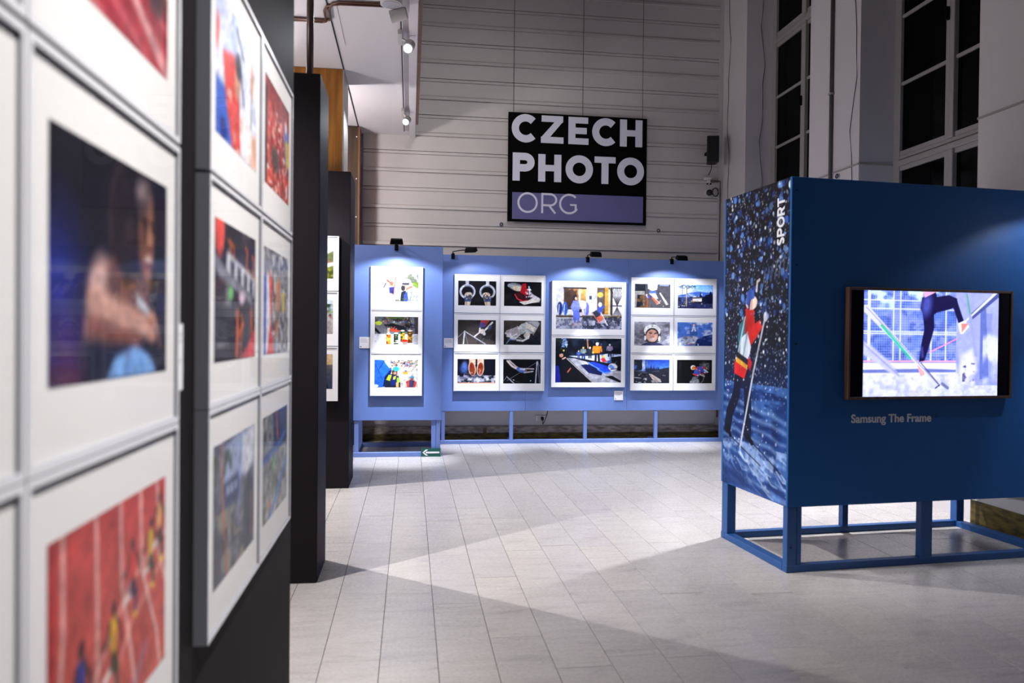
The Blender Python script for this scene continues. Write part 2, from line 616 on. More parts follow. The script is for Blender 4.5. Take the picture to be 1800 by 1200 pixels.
# ------------------------------------------------------------------ what the photographs show
def pic_rings():
    p = Pic(100, 66, (14, 14, 20))
    p.mott((26, 26, 34), 4, 3, 1, 0.4, 0.8)
    for c, s in ((0.245, 1), (0.765, -1)):
        p.rect(c - 0.045 - 0.005 * s, 0, c + 0.04 - 0.005 * s, 0.2, (190, 196, 206))
        p.ell(c, 0.44, 0.315, 0.3, (206, 212, 220))
        p.ell(c + 0.012 * s, 0.44, 0.25, 0.235, (120, 128, 142))
        p.ell(c, 0.45, 0.228, 0.215, (14, 14, 20))
        p.rect(c - 0.075, 0.19, c + 0.075, 0.24, (120, 126, 140))
        p.poly([(c - 0.08 + 0.02 * s, 0.7), (c + 0.09 + 0.02 * s, 0.7), (c + 0.075 - 0.01 * s, 1.0), (c - 0.06 - 0.01 * s, 1.0)], (216, 200, 176))
        p.poly([(c - 0.09, 0.62), (c + 0.11, 0.62), (c + 0.09, 0.84), (c - 0.07, 0.84)], (58, 78, 124))
        p.ell(c + 0.03 * s, 0.57, 0.155, 0.11, (214, 194, 170))
        p.ell(c + 0.04 * s, 0.66, 0.12, 0.1, (70, 74, 92))
        p.dots(26, [(230, 224, 214), (40, 44, 60), (168, 140, 118)], 0.012, 0.035, int(c * 100), c - 0.09, 0.52, c + 0.12, 0.76)
        p.line([(c - 0.03, 0.84), (c - 0.02, 1)], 0.02, (140, 120, 100))
        p.line([(c + 0.03, 0.84), (c + 0.025, 1)], 0.015, (240, 232, 220))
    return p


def pic_slipper():
    p = Pic(100, 66, (10, 10, 14))
    p.mott((54, 46, 44), 3, 2, 3, 0.35, 0.9, 1, 0, 0.45, 0.5, 1)
    p.ell(0.32, 0.22, 0.31, 0.15, (120, 130, 140), 15)
    p.ell(0.33, 0.25, 0.27, 0.11, (176, 176, 172), 15)
    p.ell(0.36, 0.29, 0.2, 0.1, (206, 192, 170), 10)
    p.ell(0.14, 0.16, 0.07, 0.07, (140, 158, 176))
    p.poly([(0.48, 0.1), (0.58, 0.06), (0.6, 0.3), (0.66, 0.5), (0.5, 0.6), (0.42, 0.48)], (178, 20, 34))
    p.poly([(0.28, 0.5), (0.4, 0.42), (0.66, 0.6), (0.68, 0.72), (0.5, 0.8), (0.36, 0.72)], (60, 12, 24))
    p.line([(0.29, 0.52), (0.36, 0.7), (0.5, 0.8), (0.62, 0.76)], 0.04, (216, 60, 70))
    p.poly([(0.4, 0.82), (0.62, 0.78), (0.76, 0.64), (0.97, 0.7), (0.94, 0.82), (0.74, 0.86), (0.54, 0.94)], (214, 208, 200))
    p.poly([(0.66, 0.32), (0.76, 0.5), (0.97, 0.68), (0.8, 0.7), (0.66, 0.6)], (196, 196, 204))
    p.line([(0.66, 0.2), (0.68, 0.4)], 0.06, (186, 200, 216))
    p.dots(30, [(240, 240, 244), (50, 60, 90), (200, 40, 50)], 0.012, 0.04, 5, 0.56, 0.3, 0.74, 0.66)
    return p


def pic_bar():
    p = Pic(100, 66, (58, 52, 50))
    p.grad((48, 44, 44), (70, 62, 58))
    p.mott((28, 26, 30), 3, 2, 2, 0.35, 0.7, 1, 0.5, 0, 1, 1)
    g = (170, 172, 180)
    p.line([(0.18, 0.46), (0.72, 0.97)], 0.035, g)
    p.line([(0.18, 0.46), (0.0, 0.72)], 0.022, (140, 142, 150))
    p.line([(0.18, 0.46), (0.15, 1.0)], 0.05, (196, 198, 206))
    p.line([(0.19, 0.5), (0.27, 1.0)], 0.02, (130, 126, 126))
    p.poly([(0.6, 0), (0.84, 0), (0.72, 0.26), (0.56, 0.3)], (170, 54, 60))
    p.poly([(0.58, 0.12), (0.72, 0.1), (0.7, 0.3), (0.56, 0.32)], (74, 76, 128))
    p.ell(0.64, 0.46, 0.11, 0.1, (196, 184, 176))
    p.ell(0.69, 0.56, 0.06, 0.07, (178, 176, 184))
    p.line([(0.58, 0.34), (0.56, 0.52), (0.44, 0.67)], 0.055, (208, 202, 200))
    p.line([(0.72, 0.4), (0.9, 0.1)], 0.07, (222, 218, 216))
    p.ell(0.84, 0.3, 0.06, 0.1, (70, 84, 120), 30)
    p.dots(14, [(150, 160, 190)], 0.008, 0.022, 9, 0.6, 0.4, 0.92, 0.86, 0.5)
    return p


def pic_hand():
    p = Pic(100, 66, (22, 20, 24))
    p.grad((60, 54, 50), (20, 18, 24))
    p.mott((12, 12, 18), 3, 3, 5, 0.35, 0.6, 1, 0.5, 0.3, 1, 1)
    w = (190, 188, 190)
    p.poly([(0.44, 0.2), (0.62, 0.04), (0.9, 0.02), (0.96, 0.12), (0.82, 0.52), (0.62, 0.56)], (156, 158, 162))
    p.poly([(0.6, 0.08), (0.86, 0.24), (0.8, 0.48), (0.58, 0.28)], (196, 188, 172))
    p.line([(0.62, 0.06), (0.88, 0.28)], 0.03, (96, 84, 110))
    p.line([(0.56, 0.28), (0.8, 0.5)], 0.025, (110, 104, 104))
    p.ell(0.5, 0.34, 0.16, 0.22, (168, 176, 174), 20)
    p.ell(0.5, 0.36, 0.13, 0.17, (146, 154, 152), 20)
    p.poly([(0.1, 0.4), (0.38, 0.24), (0.44, 0.4), (0.36, 0.62), (0.14, 0.66), (0.03, 0.54)], (150, 142, 146))
    for a, b, c, d in ((0.06, 0.52, 0.36, 0.68), (0.1, 0.64, 0.34, 0.56), (0.2, 0.72, 0.42, 0.58), (0.36, 0.8, 0.66, 0.7)):
        p.line([(a, b), ((a + c) / 2, max(b, d) + 0.03), (c, d)], 0.075, w)
        p.line([(a, b + 0.05), ((a + c) / 2, max(b, d) + 0.085), (c, d + 0.05)], 0.014, (70, 64, 70))
    p.line([(0.08, 0.94), (0.16, 0.78), (0.3, 0.78)], 0.05, (96, 112, 150))
    p.ell(0.62, 0.6, 0.13, 0.12, (190, 180, 172), -20)
    p.mott((220, 220, 222), 14, 10, 8, 0.55, 0.75, 0.5, 0.05, 0.2, 0.8, 0.8)
    return p


def pic_soles():
    p = Pic(100, 66, (8, 10, 22))
    p.ell(0.19, 0.32, 0.1, 0.2, (92, 116, 176), 0, 0.08)
    p.ell(0.17, 0.4, 0.16, 0.18, (60, 84, 150), 0, 0.12, 0.8)
    for c, r in ((0.385, -6), (0.6, 6)):
        p.poly([(c - 0.08, 0), (c + 0.09, 0), (c + 0.09, 0.24), (c - 0.08, 0.24)], (196, 166, 142))
        p.ell(c, 0.4, 0.145, 0.3, (206, 176, 150), r)
        p.ell(c, 0.41, 0.112, 0.265, (128, 48, 24), r)
        p.ell(c - 0.004, 0.28, 0.08, 0.1, (112, 36, 20), r)
        p.dots(18, [(206, 120, 84), (90, 26, 14), (220, 160, 130)], 0.01, 0.03, int(c * 90), c - 0.07, 0.42, c + 0.07, 0.66)
    p.mott((190, 190, 206), 7, 6, 4, 0.38, 0.62, 0.9, 0, 0.66, 1, 0.93)
    p.mott((220, 220, 230), 12, 10, 6, 0.45, 0.65, 0.8, 0.05, 0.72, 1, 0.95)
    p.mott((150, 150, 176), 8, 7, 7, 0.5, 0.7, 0.6, 0.0, 0.54, 0.7, 0.8)
    p.grad((214, 150, 120), (214, 168, 146), 0.95, 1)
    return p


def pic_flight():
    p = Pic(100, 66, (9, 9, 14))
    g = (150, 156, 174)
    p.line([(0.9, 0.12), (0.1, 0.88)], 0.012, g)
    p.line([(0.9, 0.1), (0.86, 1)], 0.045, (186, 190, 206))
    p.line([(0.92, 0.1), (0.97, 1)], 0.03, (110, 120, 150))
    p.line([(0.9, 0.1), (1.0, 0.34)], 0.012, g)
    p.line([(0.1, 0.72), (0.3, 1.0)], 0.035, (170, 172, 180))
    p.line([(0.1, 0.72), (0.0, 0.92)], 0.012, g)
    p.line([(0.12, 0.75), (0.5, 1.0)], 0.012, (96, 100, 114))
    p.line([(0.11, 0.08), (0.24, 0.3), (0.4, 0.42)], 0.075, (222, 206, 196))
    p.line([(0.16, 0.06), (0.32, 0.28), (0.42, 0.38)], 0.055, (196, 184, 184))
    p.poly([(0.36, 0.34), (0.56, 0.36), (0.62, 0.54), (0.48, 0.56), (0.36, 0.46)], (86, 112, 190))
    p.poly([(0.44, 0.36), (0.6, 0.4), (0.58, 0.46), (0.44, 0.44)], (208, 214, 236))
    p.line([(0.56, 0.39), (0.81, 0.4)], 0.045, (214, 204, 204))
    p.line([(0.56, 0.55), (0.79, 0.5)], 0.05, (190, 186, 200))
    p.ell(0.6, 0.47, 0.05, 0.05, (132, 84, 78))
    p.ell(0.28, 0.85, 0.018, 0.018, (240, 240, 240))
    p.ell(0.73, 0.88, 0.022, 0.022, (240, 240, 240))
    return p


def pic_workshop():
    p = Pic(150, 100, (222, 222, 230))
    p.grad((190, 192, 212), (232, 232, 238), 0, 0.62)
    p.rect(0.115, 0.075, 0.45, 0.56, (178, 128, 66))
    p.mott((222, 176, 96), 6, 4, 3, 0.4, 0.6, 1, 0.13, 0.1, 0.45, 0.5)
    p.mott((70, 50, 40), 7, 5, 9, 0.5, 0.62, 1, 0.12, 0.1, 0.32, 0.56)
    p.rect(0.11, 0.06, 0.46, 0.1, (58, 48, 44))
    p.rect(0.34, 0.1, 0.37, 0.55, (232, 224, 214))
    p.rect(0.125, 0.1, 0.15, 0.6, (66, 56, 54))
    p.rect(0.62, 0.06, 0.84, 0.66, (92, 72, 62))
    p.rect(0.645, 0.11, 0.72, 0.6, (98, 90, 92))
    p.ell(0.665, 0.22, 0.07, 0.06, (226, 178, 80))
    p.rect(0.735, 0.05, 0.79, 0.66, (206, 152, 60))
    p.rect(0.79, 0.09, 0.82, 0.66, (236, 214, 176))
    p.rect(0.83, 0.05, 0.855, 0.7, (56, 46, 44))
    p.rect(0.86, 0.06, 1, 0.62, (236, 236, 240))
    for k in range(-4, 5):
        p.line([(0.925, 0.47), (0.925 + k * 0.03, 0.06)], 0.012, (52, 50, 54))
        p.line([(0.925, 0.49), (0.925 + k * 0.03, 0.84)], 0.010, (70, 68, 72))
    p.rect(0.855, 0.45, 1, 0.475, (46, 46, 50))
    p.rect(0.86, 0.05, 1.0, 0.075, (50, 48, 50))
    p.rect(0.5, 0.25, 0.54, 0.33, (70, 70, 76))
    p.rect(0.0, 0.68, 1, 0.75, (150, 132, 96))
    p.grad((196, 196, 206), (150, 152, 176), 0.74, 1)
    p.mott((40, 42, 58), 22, 16, 6, 0.5, 0.6, 0.9, 0.4, 0.7, 1, 1)
    p.mott((84, 88, 116), 26, 18, 16, 0.5, 0.6, 0.7, 0, 0.76, 1, 1)
    p.rect(0, 0.7, 0.6, 0.725, (44, 44, 54))
    for u, c in ((0.06, (34, 50, 120)), (0.14, (54, 96, 196)), (0.46, (112, 116, 214))):
        p.ell(u, 0.54, 0.06, 0.15, c)
        p.line([(u - 0.01, 0.45), (u - 0.02, 0.68)], 0.016, (220, 226, 240))
    p.ell(0.4, 0.45, 0.09, 0.1, (240, 240, 244))
    p.line([(0.38, 0.5), (0.38, 0.68)], 0.05, (230, 200, 200))
    p.poly([(0.26, 0.36), (0.34, 0.36), (0.36, 0.46), (0.34, 0.6), (0.25, 0.6), (0.22, 0.5)], (128, 142, 220))
    p.poly([(0.26, 0.58), (0.36, 0.58), (0.36, 0.76), (0.335, 0.86), (0.315, 0.74), (0.29, 0.88), (0.265, 0.78)], (92, 108, 214))
    p.line([(0.32, 0.4), (0.37, 0.55)], 0.04, (140, 152, 224))
    p.ell(0.285, 0.28, 0.04, 0.055, (40, 36, 44))
    p.ell(0.3, 0.31, 0.024, 0.035, (232, 204, 190))
    p.line([(0.28, 0.88), (0.265, 0.92)], 0.02, (210, 160, 140))
    p.line([(0.335, 0.86), (0.36, 0.91)], 0.02, (210, 160, 140))
    p.rect(0.35, 0.55, 0.39, 0.62, (30, 34, 44))
    p.ell(0.665, 0.44, 0.042, 0.055, (240, 240, 244))
    p.poly([(0.63, 0.5), (0.7, 0.5), (0.69, 0.66), (0.63, 0.64)], (70, 90, 200))
    p.line([(0.69, 0.52), (0.73, 0.48)], 0.04, (70, 90, 200))
    p.poly([(0.55, 0.62), (0.61, 0.56), (0.68, 0.68), (0.62, 0.76)], (52, 58, 70))
    p.poly([(0.61, 0.74), (0.68, 0.67), (0.72, 0.76), (0.66, 0.84)], (220, 100, 66))
    p.line([(0.54, 0.62), (0.66, 0.86)], 0.012, (250, 130, 110))
    p.line([(0.68, 0.62), (0.78, 0.9)], 0.02, (240, 236, 240))
    return p


def pic_bobrun():
    p = Pic(150, 100, (10, 10, 16))
    p.mott((26, 34, 46), 9, 6, 4, 0.45, 0.65, 1, 0, 0, 1, 0.45)
    p.mott((54, 74, 34), 10, 8, 6, 0.55, 0.7, 0.8, 0, 0, 0.1, 0.4)
    p.dots(26, [(120, 150, 220), (170, 196, 240)], 0.01, 0.035, 3, 0.1, 0, 0.17, 0.22)
    p.dots(20, [(70, 90, 140)], 0.006, 0.016, 31, 0.4, 0, 0.75, 0.14)
    p.line([(0.48, 0.02), (0.49, 0.22)], 0.025, (150, 104, 52))
    p.poly([(0.2, 0.4), (0.5, 0.4), (0.78, 0.35), (1.0, 0.36), (1.0, 0.5), (0.8, 0.55), (0.4, 0.47)], (196, 206, 236))
    p.mott((60, 84, 160), 12, 9, 8, 0.5, 0.62, 0.9, 0.2, 0.36, 1, 0.56)
    p.poly([(0.84, 0.42), (1, 0.4), (1, 1), (0.96, 1), (0.86, 0.7)], (10, 10, 16))
    p.poly([(0.16, 0.45), (0.3, 0.45), (0.8, 0.62), (1.0, 0.74), (1.0, 1.0), (0.58, 1.0)], (150, 150, 160))
    p.mott((190, 190, 200), 20, 16, 2, 0.5, 0.65, 0.5, 0.2, 0.45, 0.95, 1)
    p.poly([(0.2, 0.42), (0.3, 0.43), (0.92, 0.6), (0.98, 0.74), (0.6, 0.58)], (16, 16, 20))
    p.poly([(0.15, 0.47), (0.2, 0.47), (0.58, 1.0), (0.17, 1.0)], (12, 11, 14))
    p.line([(0.18, 0.47), (0.57, 1.0)], 0.014, (206, 196, 190))
    p.poly([(0.38, 0.6), (0.5, 0.58), (0.72, 0.72), (0.7, 0.84), (0.5, 0.78)], (18, 24, 66))
    p.poly([(0.75, 0.86), (0.86, 0.84), (1.0, 0.96), (1, 1), (0.98, 1.0)], (14, 14, 22))
    p.poly([(0.46, 0.56), (0.58, 0.53), (0.8, 0.63), (0.84, 0.76), (0.76, 0.8), (0.66, 0.7), (0.6, 0.66)], (32, 60, 190))
    p.line([(0.5, 0.56), (0.6, 0.64), (0.66, 0.69)], 0.02, (110, 150, 236))
    p.line([(0.64, 0.7), (0.74, 0.78), (0.84, 0.75)], 0.024, (70, 130, 236))
    p.ell(0.87, 0.65, 0.105, 0.085, (222, 224, 236), 12)
    p.poly([(0.8, 0.64), (0.84, 0.58), (0.9, 0.66), (0.86, 0.7)], (96, 130, 206))
    p.line([(0.84, 0.7), (0.93, 0.68)], 0.02, (60, 46, 90))
    p.line([(0.45, 0.55), (0.49, 0.58)], 0.025, (236, 226, 226))
    for u, v, h, top, lg, hd in ((0.63, 0.52, 0.42, (220, 120, 30), (26, 22, 30), (226, 222, 220)), (0.82, 0.4, 0.27, (160, 140, 176), (24, 24, 40), (236, 230, 230)),
                                 (0.42, 0.46, 0.26, (108, 124, 120), (20, 30, 80), (226, 186, 80)), (0.52, 0.44, 0.24, (30, 34, 46), (24, 26, 40), (214, 210, 214)), (0.35, 0.46, 0.18, (50, 76, 150), (30, 44, 100), (210, 180, 150))):
        p.figure(u, v, h, top, lg, (206, 170, 146), hd, wide=1.2)
    p.ell(0.57, 0.32, 0.02, 0.025, (240, 180, 60))
    p.ell(0.73, 0.41, 0.03, 0.035, (240, 196, 70))
    p.poly([(0.68, 0.46), (0.74, 0.44), (0.78, 0.52), (0.72, 0.54)], (206, 40, 46))
    p.poly([(0.02, 0.34), (0.12, 0.32), (0.17, 0.52), (0.16, 0.8), (0.14, 1.0), (0.04, 1.0), (0.03, 0.6)], (12, 12, 18))
    p.poly([(0.0, 0.62), (0.05, 0.62), (0.08, 0.86), (0.08, 1.0), (0, 1.0)], (24, 34, 140))
    p.ell(0.09, 0.39, 0.045, 0.045, (218, 160, 128))
    p.ell(0.06, 0.31, 0.08, 0.05, (20, 18, 18))
    p.line([(0.11, 0.47), (0.15, 0.44)], 0.03, (226, 180, 150))
    p.line([(0.19, 0.76), (0.23, 0.68)], 0.03, (170, 80, 70))
    p.ell(0.125, 0.28, 0.02, 0.022, (210, 200, 60))
    return p


def pic_broom():
    p = Pic(96, 66, (84, 82, 88))
    p.grad((70, 68, 76), (98, 94, 98))
    p.rect(0, 0, 0.3, 1.0, (24, 28, 40))
    p.mott((70, 96, 120), 4, 3, 2, 0.5, 0.7, 0.8, 0, 0.05, 0.35, 0.3)
    p.poly([(0.0, 0.3), (0.28, 0.3), (0.3, 1), (0.24, 1), (0.22, 0.46), (0.08, 0.46), (0.05, 1), (0, 1)], (150, 146, 140))
    p.mott((110, 80, 50), 8, 6, 5, 0.5, 0.65, 0.9, 0.05, 0.46, 0.4, 1)
    p.poly([(0.36, 0.0), (0.64, 0.0), (0.62, 0.24), (0.48, 0.3), (0.37, 0.2)], (222, 222, 230))
    p.poly([(0.42, 0.3), (0.58, 0.28), (0.62, 0.4), (0.4, 0.4)], (80, 112, 206))
    p.poly([(0.4, 0.4), (0.58, 0.38), (0.66, 0.62), (0.54, 0.6)], (220, 218, 226))
    p.line([(0.5, 0.58), (0.64, 0.82)], 0.075, (226, 110, 78))
    p.line([(0.58, 0.62), (0.7, 0.8)], 0.04, (240, 200, 186))
    p.line([(0.62, 0.84), (0.68, 0.8), (0.72, 0.68)], 0.03, (214, 190, 170))
    p.line([(0.33, 0.46), (0.37, 0.54)], 0.08, (230, 200, 190))
    p.line([(0.37, 0.5), (0.4, 0.58)], 0.06, (70, 90, 200))
    p.line([(0.36, 0.6), (0.35, 1)], 0.05, (180, 96, 70))
    p.poly([(0.68, 0.36), (0.72, 0.36), (0.95, 0.84), (0.88, 0.88)], (226, 220, 206))
    p.ell(0.8, 0.92, 0.02, 0.02, (240, 236, 230))
    p.rect(0.7, 0, 0.95, 0.08, (130, 144, 180))
    return p


def pic_pines():
    p = Pic(96, 66, (90, 150, 230))
    p.grad((100, 170, 240), (206, 218, 240), 0, 0.5)
    p.ell(0.1, 0.2, 0.5, 0.28, (226, 232, 246), 0, 0.25)
    p.grad((206, 216, 236), (150, 170, 214), 0.42, 0.58)
    p.poly([(0, 0.46), (0.2, 0.4), (0.35, 0.34), (0.6, 0.28), (0.85, 0.32), (1, 0.28), (1, 0.5), (0, 0.5)], (70, 110, 206))
    p.mott((216, 222, 240), 6, 6, 2, 0.45, 0.6, 0.9, 0, 0.38, 0.7, 0.52)
    p.grad((56, 66, 120), (42, 48, 96), 0.52, 1)
    p.mott((22, 26, 44), 10, 7, 4, 0.5, 0.62, 0.8, 0, 0.5, 1, 1)
    p.poly([(0.6, 0.56), (0.64, 0.3), (0.67, 0.44), (0.7, 0.48), (0.74, 0.5), (0.8, 0.42), (0.88, 0.4), (0.93, 0.26), (1, 0.44), (1, 0.8), (0.6, 0.7)], (16, 22, 50))
    p.rect(0.42, 0.54, 0.68, 0.7, (244, 240, 236))
    p.poly([(0.38, 0.6), (0.46, 0.52), (0.7, 0.52), (0.72, 0.56)], (90, 84, 90))
    p.line([(0.25, 0.1), (0.245, 0.9)], 0.035, (226, 190, 120))
    p.line([(0.255, 0.05), (0.26, 0.4)], 0.03, (84, 80, 84))
    p.line([(0.13, 0.05), (0.13, 0.7)], 0.022, (98, 96, 110))
    p.dots(70, [(56, 76, 96), (84, 104, 130)], 0.012, 0.04, 6, 0.0, 0.0, 0.5, 0.16)
    p.dots(26, [(240, 210, 90), (230, 160, 60), (240, 240, 220)], 0.008, 0.028, 8, 0.1, 0.64, 0.7, 0.84)
    p.mott((150, 170, 220), 10, 8, 12, 0.5, 0.6, 0.8, 0.76, 0.82, 1, 1)
    p.dots(10, [(226, 226, 220)], 0.012, 0.03, 14, 0, 0.84, 0.2, 0.96)
    return p


def pic_helmet():
    p = Pic(96, 66, (128, 126, 138))
    p.mott((176, 174, 186), 5, 6, 4, 0.4, 0.62, 0.9)
    p.mott((84, 82, 94), 4, 5, 9, 0.5, 0.7, 0.7)
    p.poly([(0.16, 1), (0.3, 0.88), (0.52, 0.83), (0.72, 0.9), (0.86, 1)], (52, 56, 88))
    p.ell(0.5, 0.5, 0.34, 0.37, (40, 40, 48))
    p.ell(0.5, 0.38, 0.335, 0.27, (234, 234, 232))
    p.ell(0.5, 0.56, 0.27, 0.3, (34, 32, 40))
    p.ell(0.5, 0.59, 0.23, 0.27, (214, 160, 140))
    p.ell(0.31, 0.68, 0.045, 0.11, (220, 222, 226))
    p.ell(0.7, 0.7, 0.05, 0.12, (220, 222, 226))
    p.line([(0.42, 0.44), (0.48, 0.47)], 0.03, (84, 50, 44))
    p.line([(0.57, 0.47), (0.64, 0.45)], 0.03, (84, 50, 44))
    p.line([(0.42, 0.49), (0.48, 0.505)], 0.022, (60, 40, 40))
    p.line([(0.57, 0.505), (0.63, 0.49)], 0.022, (60, 40, 40))
    p.line([(0.52, 0.46), (0.51, 0.56)], 0.03, (232, 184, 164))
    p.ell(0.51, 0.57, 0.035, 0.025, (190, 116, 104))
    p.line([(0.46, 0.64), (0.56, 0.635)], 0.028, (140, 70, 66))
    p.ell(0.5, 0.73, 0.11, 0.08, (222, 190, 184))
    p.ell(0.505, 0.19, 0.018, 0.025, (40, 40, 46))
    p.line([(0.31, 0.8), (0.5, 0.87), (0.68, 0.82)], 0.04, (34, 32, 40))
    return p


def pic_jump():
    p = Pic(96, 66, (70, 110, 196))
    p.mott((206, 216, 240), 5, 5, 3, 0.5, 0.68, 0.9, 0.3, 0, 1, 0.6)
    p.mott((160, 182, 226), 6, 6, 13, 0.5, 0.7, 0.7, 0, 0, 0.5, 0.5)
    p.poly([(0, 0.7), (0.2, 0.6), (0.45, 0.58), (0.6, 0.62), (0.55, 0.9), (0, 1)], (170, 178, 200))
    p.mott((96, 104, 136), 14, 12, 6, 0.5, 0.62, 0.8, 0, 0.58, 0.6, 1)
    p.poly([(0.55, 0.75), (0.7, 0.6), (1, 0.5), (1, 1), (0.5, 1)], (26, 44, 104))
    p.mott((70, 100, 170), 8, 8, 16, 0.5, 0.64, 0.7, 0.5, 0.5, 1, 0.8)
    p.mott((236, 238, 244), 12, 12, 26, 0.55, 0.66, 0.9, 0, 0.84, 0.6, 1)
    p.line([(0.26, 0.92), (0.5, 0.9)], 0.014, (210, 60, 70))
    p.poly([(0.36, 0.4), (0.56, 0.4), (0.56, 0.54), (0.36, 0.54)], (56, 90, 150))
    p.line([(0.47, 0.06), (0.54, 0.1), (0.56, 0.5)], 0.012, (40, 56, 110))
    p.line([(0.43, 0.06), (0.36, 0.12), (0.37, 0.5)], 0.012, (40, 56, 110))
    p.line([(0.46, 0.2), (0.42, 0.36)], 0.055, (226, 226, 238))
    p.line([(0.47, 0.2), (0.51, 0.36)], 0.055, (206, 210, 232))
    p.line([(0.44, 0.16), (0.39, 0.26)], 0.03, (120, 150, 216))
    p.ell(0.465, 0.12, 0.045, 0.045, (240, 170, 150))
    return p


def pic_sled():
    p = Pic(96, 66, (30, 60, 150))
    p.grad((24, 54, 150), (70, 120, 216), 0, 0.4)
    p.ell(0.24, 0.24, 0.14, 0.22, (186, 198, 224), 0, 0.2)
    p.mott((22, 30, 42), 6, 5, 4, 0.4, 0.55, 1, 0, 0, 0.24, 0.46)
    p.line([(0.33, 0.02), (0.34, 0.45)], 0.03, (20, 28, 50))
    rng = random.Random(3)
    for k in range(15):
        u = 0.34 + k * 0.026
        t = rng.uniform(0.2, 0.36)
        p.poly([(u - 0.02, 0.48), (u, t), (u + 0.02, 0.48)], (16, 24, 48))
    p.poly([(0, 0.44), (0.3, 0.5), (0.6, 0.45), (0.84, 0.36), (1, 0.32), (1, 1), (0, 1)], (28, 30, 42))
    p.line([(0, 0.47), (0.35, 0.56)], 0.02, (90, 92, 106))
    p.poly([(0.42, 0.6), (0.5, 0.61), (0.74, 0.82), (0.78, 0.94), (0.64, 0.97), (0.52, 0.82)], (166, 160, 150))
    p.line([(0.46, 0.64), (0.68, 0.9)], 0.018, (150, 50, 50))
    p.poly([(0.48, 0.88), (0.6, 0.84), (0.74, 0.94), (0.52, 0.98)], (120, 116, 112))
    p.mott((176, 180, 180), 12, 10, 6, 0.52, 0.6, 0.9, 0.02, 0.58, 0.36, 0.98)
    p.mott((16, 18, 26), 14, 10, 36, 0.5, 0.6, 0.9, 0.02, 0.58, 0.36, 0.98)
    p.line([(0.02, 0.75), (0.2, 0.78)], 0.03, (166, 172, 176))
    p.line([(0.52, 0.5), (0.7, 0.48)], 0.018, (84, 92, 120))
    p.ell(0.82, 0.66, 0.012, 0.012, (190, 196, 200))
    p.ell(0.87, 0.67, 0.012, 0.012, (190, 196, 200))
    return p


def pic_racer():
    p = Pic(96, 66, (8, 9, 12))
    p.ell(0.77, 0.26, 0.13, 0.16, (86, 88, 94), 0, 0.12)
    p.mott((120, 122, 128), 9, 9, 3, 0.5, 0.66, 0.7, 0.64, 0.1, 0.92, 0.42)
    p.ell(0.1, 0.26, 0.03, 0.06, (30, 36, 50), 0, 0.05)
    p.poly([(0.36, 1.0), (0.46, 0.72), (0.54, 0.7), (0.66, 0.96), (0.62, 1)], (104, 106, 112))
    p.mott((160, 162, 168), 14, 12, 7, 0.5, 0.65, 0.7, 0.34, 0.72, 0.66, 1)
    p.line([(0.78, 0.68), (0.74, 0.9), (0.68, 0.98)], 0.03, (110, 112, 120))
    p.poly([(0.5, 0.44), (0.6, 0.28), (0.7, 0.26), (0.8, 0.4), (0.88, 0.5), (0.82, 0.56), (0.7, 0.5), (0.64, 0.68), (0.54, 0.68), (0.48, 0.58)], (46, 84, 190))
    p.dots(22, [(206, 36, 44), (226, 228, 236), (206, 36, 44)], 0.02, 0.05, 5, 0.52, 0.32, 0.86, 0.66)
    p.line([(0.78, 0.42), (0.87, 0.52)], 0.06, (226, 226, 232))
    p.ell(0.46, 0.33, 0.1, 0.1, (214, 222, 228))
    p.ell(0.475, 0.35, 0.075, 0.08, (222, 130, 36))
    p.line([(0.44, 0.36), (0.52, 0.33)], 0.02, (90, 40, 16))
    p.line([(0.66, 0.62), (0.78, 0.7)], 0.05, (206, 196, 180))
    p.line([(0.47, 0.6), (0.56, 0.66)], 0.06, (210, 60, 60))
    return p


def pic_rafters():
    p = Pic(110, 74, (226, 226, 226))
    p.mott((150, 140, 122), 10, 8, 4, 0.52, 0.66, 0.7, 0, 0.05, 0.4, 0.6)
    p.mott((96, 106, 84), 10, 6, 6, 0.42, 0.6, 0.9, 0.6, 0, 1, 0.34)
    p.mott((120, 150, 40), 9, 9, 8, 0.42, 0.58, 0.9, 0.86, 0.3, 1, 0.8)
    p.poly([(0.0, 0.5), (0.3, 0.5), (0.5, 0.86), (0.45, 1), (0, 1)], (236, 236, 238))
    p.line([(0.28, 0.25), (0.4, 0.4)], 0.06, (206, 84, 66))
    p.ell(0.38, 0.36, 0.06, 0.08, (196, 110, 84))
    p.line([(0.47, 0.12), (0.42, 0.75)], 0.035, (220, 100, 80))
    p.line([(0.55, 0.15), (0.45, 0.7)], 0.02, (230, 130, 100))
    p.poly([(0.32, 0.5), (0.44, 0.48), (0.42, 0.74), (0.33, 0.7)], (58, 60, 128))
    p.line([(0.2, 0.5), (0.25, 0.36)], 0.04, (88, 90, 110))
    p.ell(0.72, 0.33, 0.16, 0.15, (238, 236, 232))
    p.ell(0.745, 0.42, 0.12, 0.1, (196, 170, 156))
    p.rect(0.62, 0.33, 0.78, 0.4, (60, 60, 74))
    p.ell(0.64, 0.52, 0.07, 0.1, (70, 60, 64))
    p.poly([(0.6, 0.66), (0.7, 0.6), (0.74, 1), (0.58, 1)], (44, 48, 66))
    p.poly([(0.76, 0.54), (0.86, 0.46), (1.0, 0.66), (0.98, 1), (0.74, 1)], (196, 198, 204))
    p.line([(0.72, 0.56), (0.84, 0.46)], 0.05, (226, 110, 80))
    p.poly([(0.66, 0.76), (0.74, 0.62), (0.76, 0.96), (0.66, 1)], (64, 92, 196))
    p.line([(0.84, 0.66), (0.8, 1)], 0.02, (140, 142, 150))
    p.mott((90, 100, 70), 8, 6, 18, 0.5, 0.66, 0.8, 0.46, 0.88, 0.7, 1)
    return p


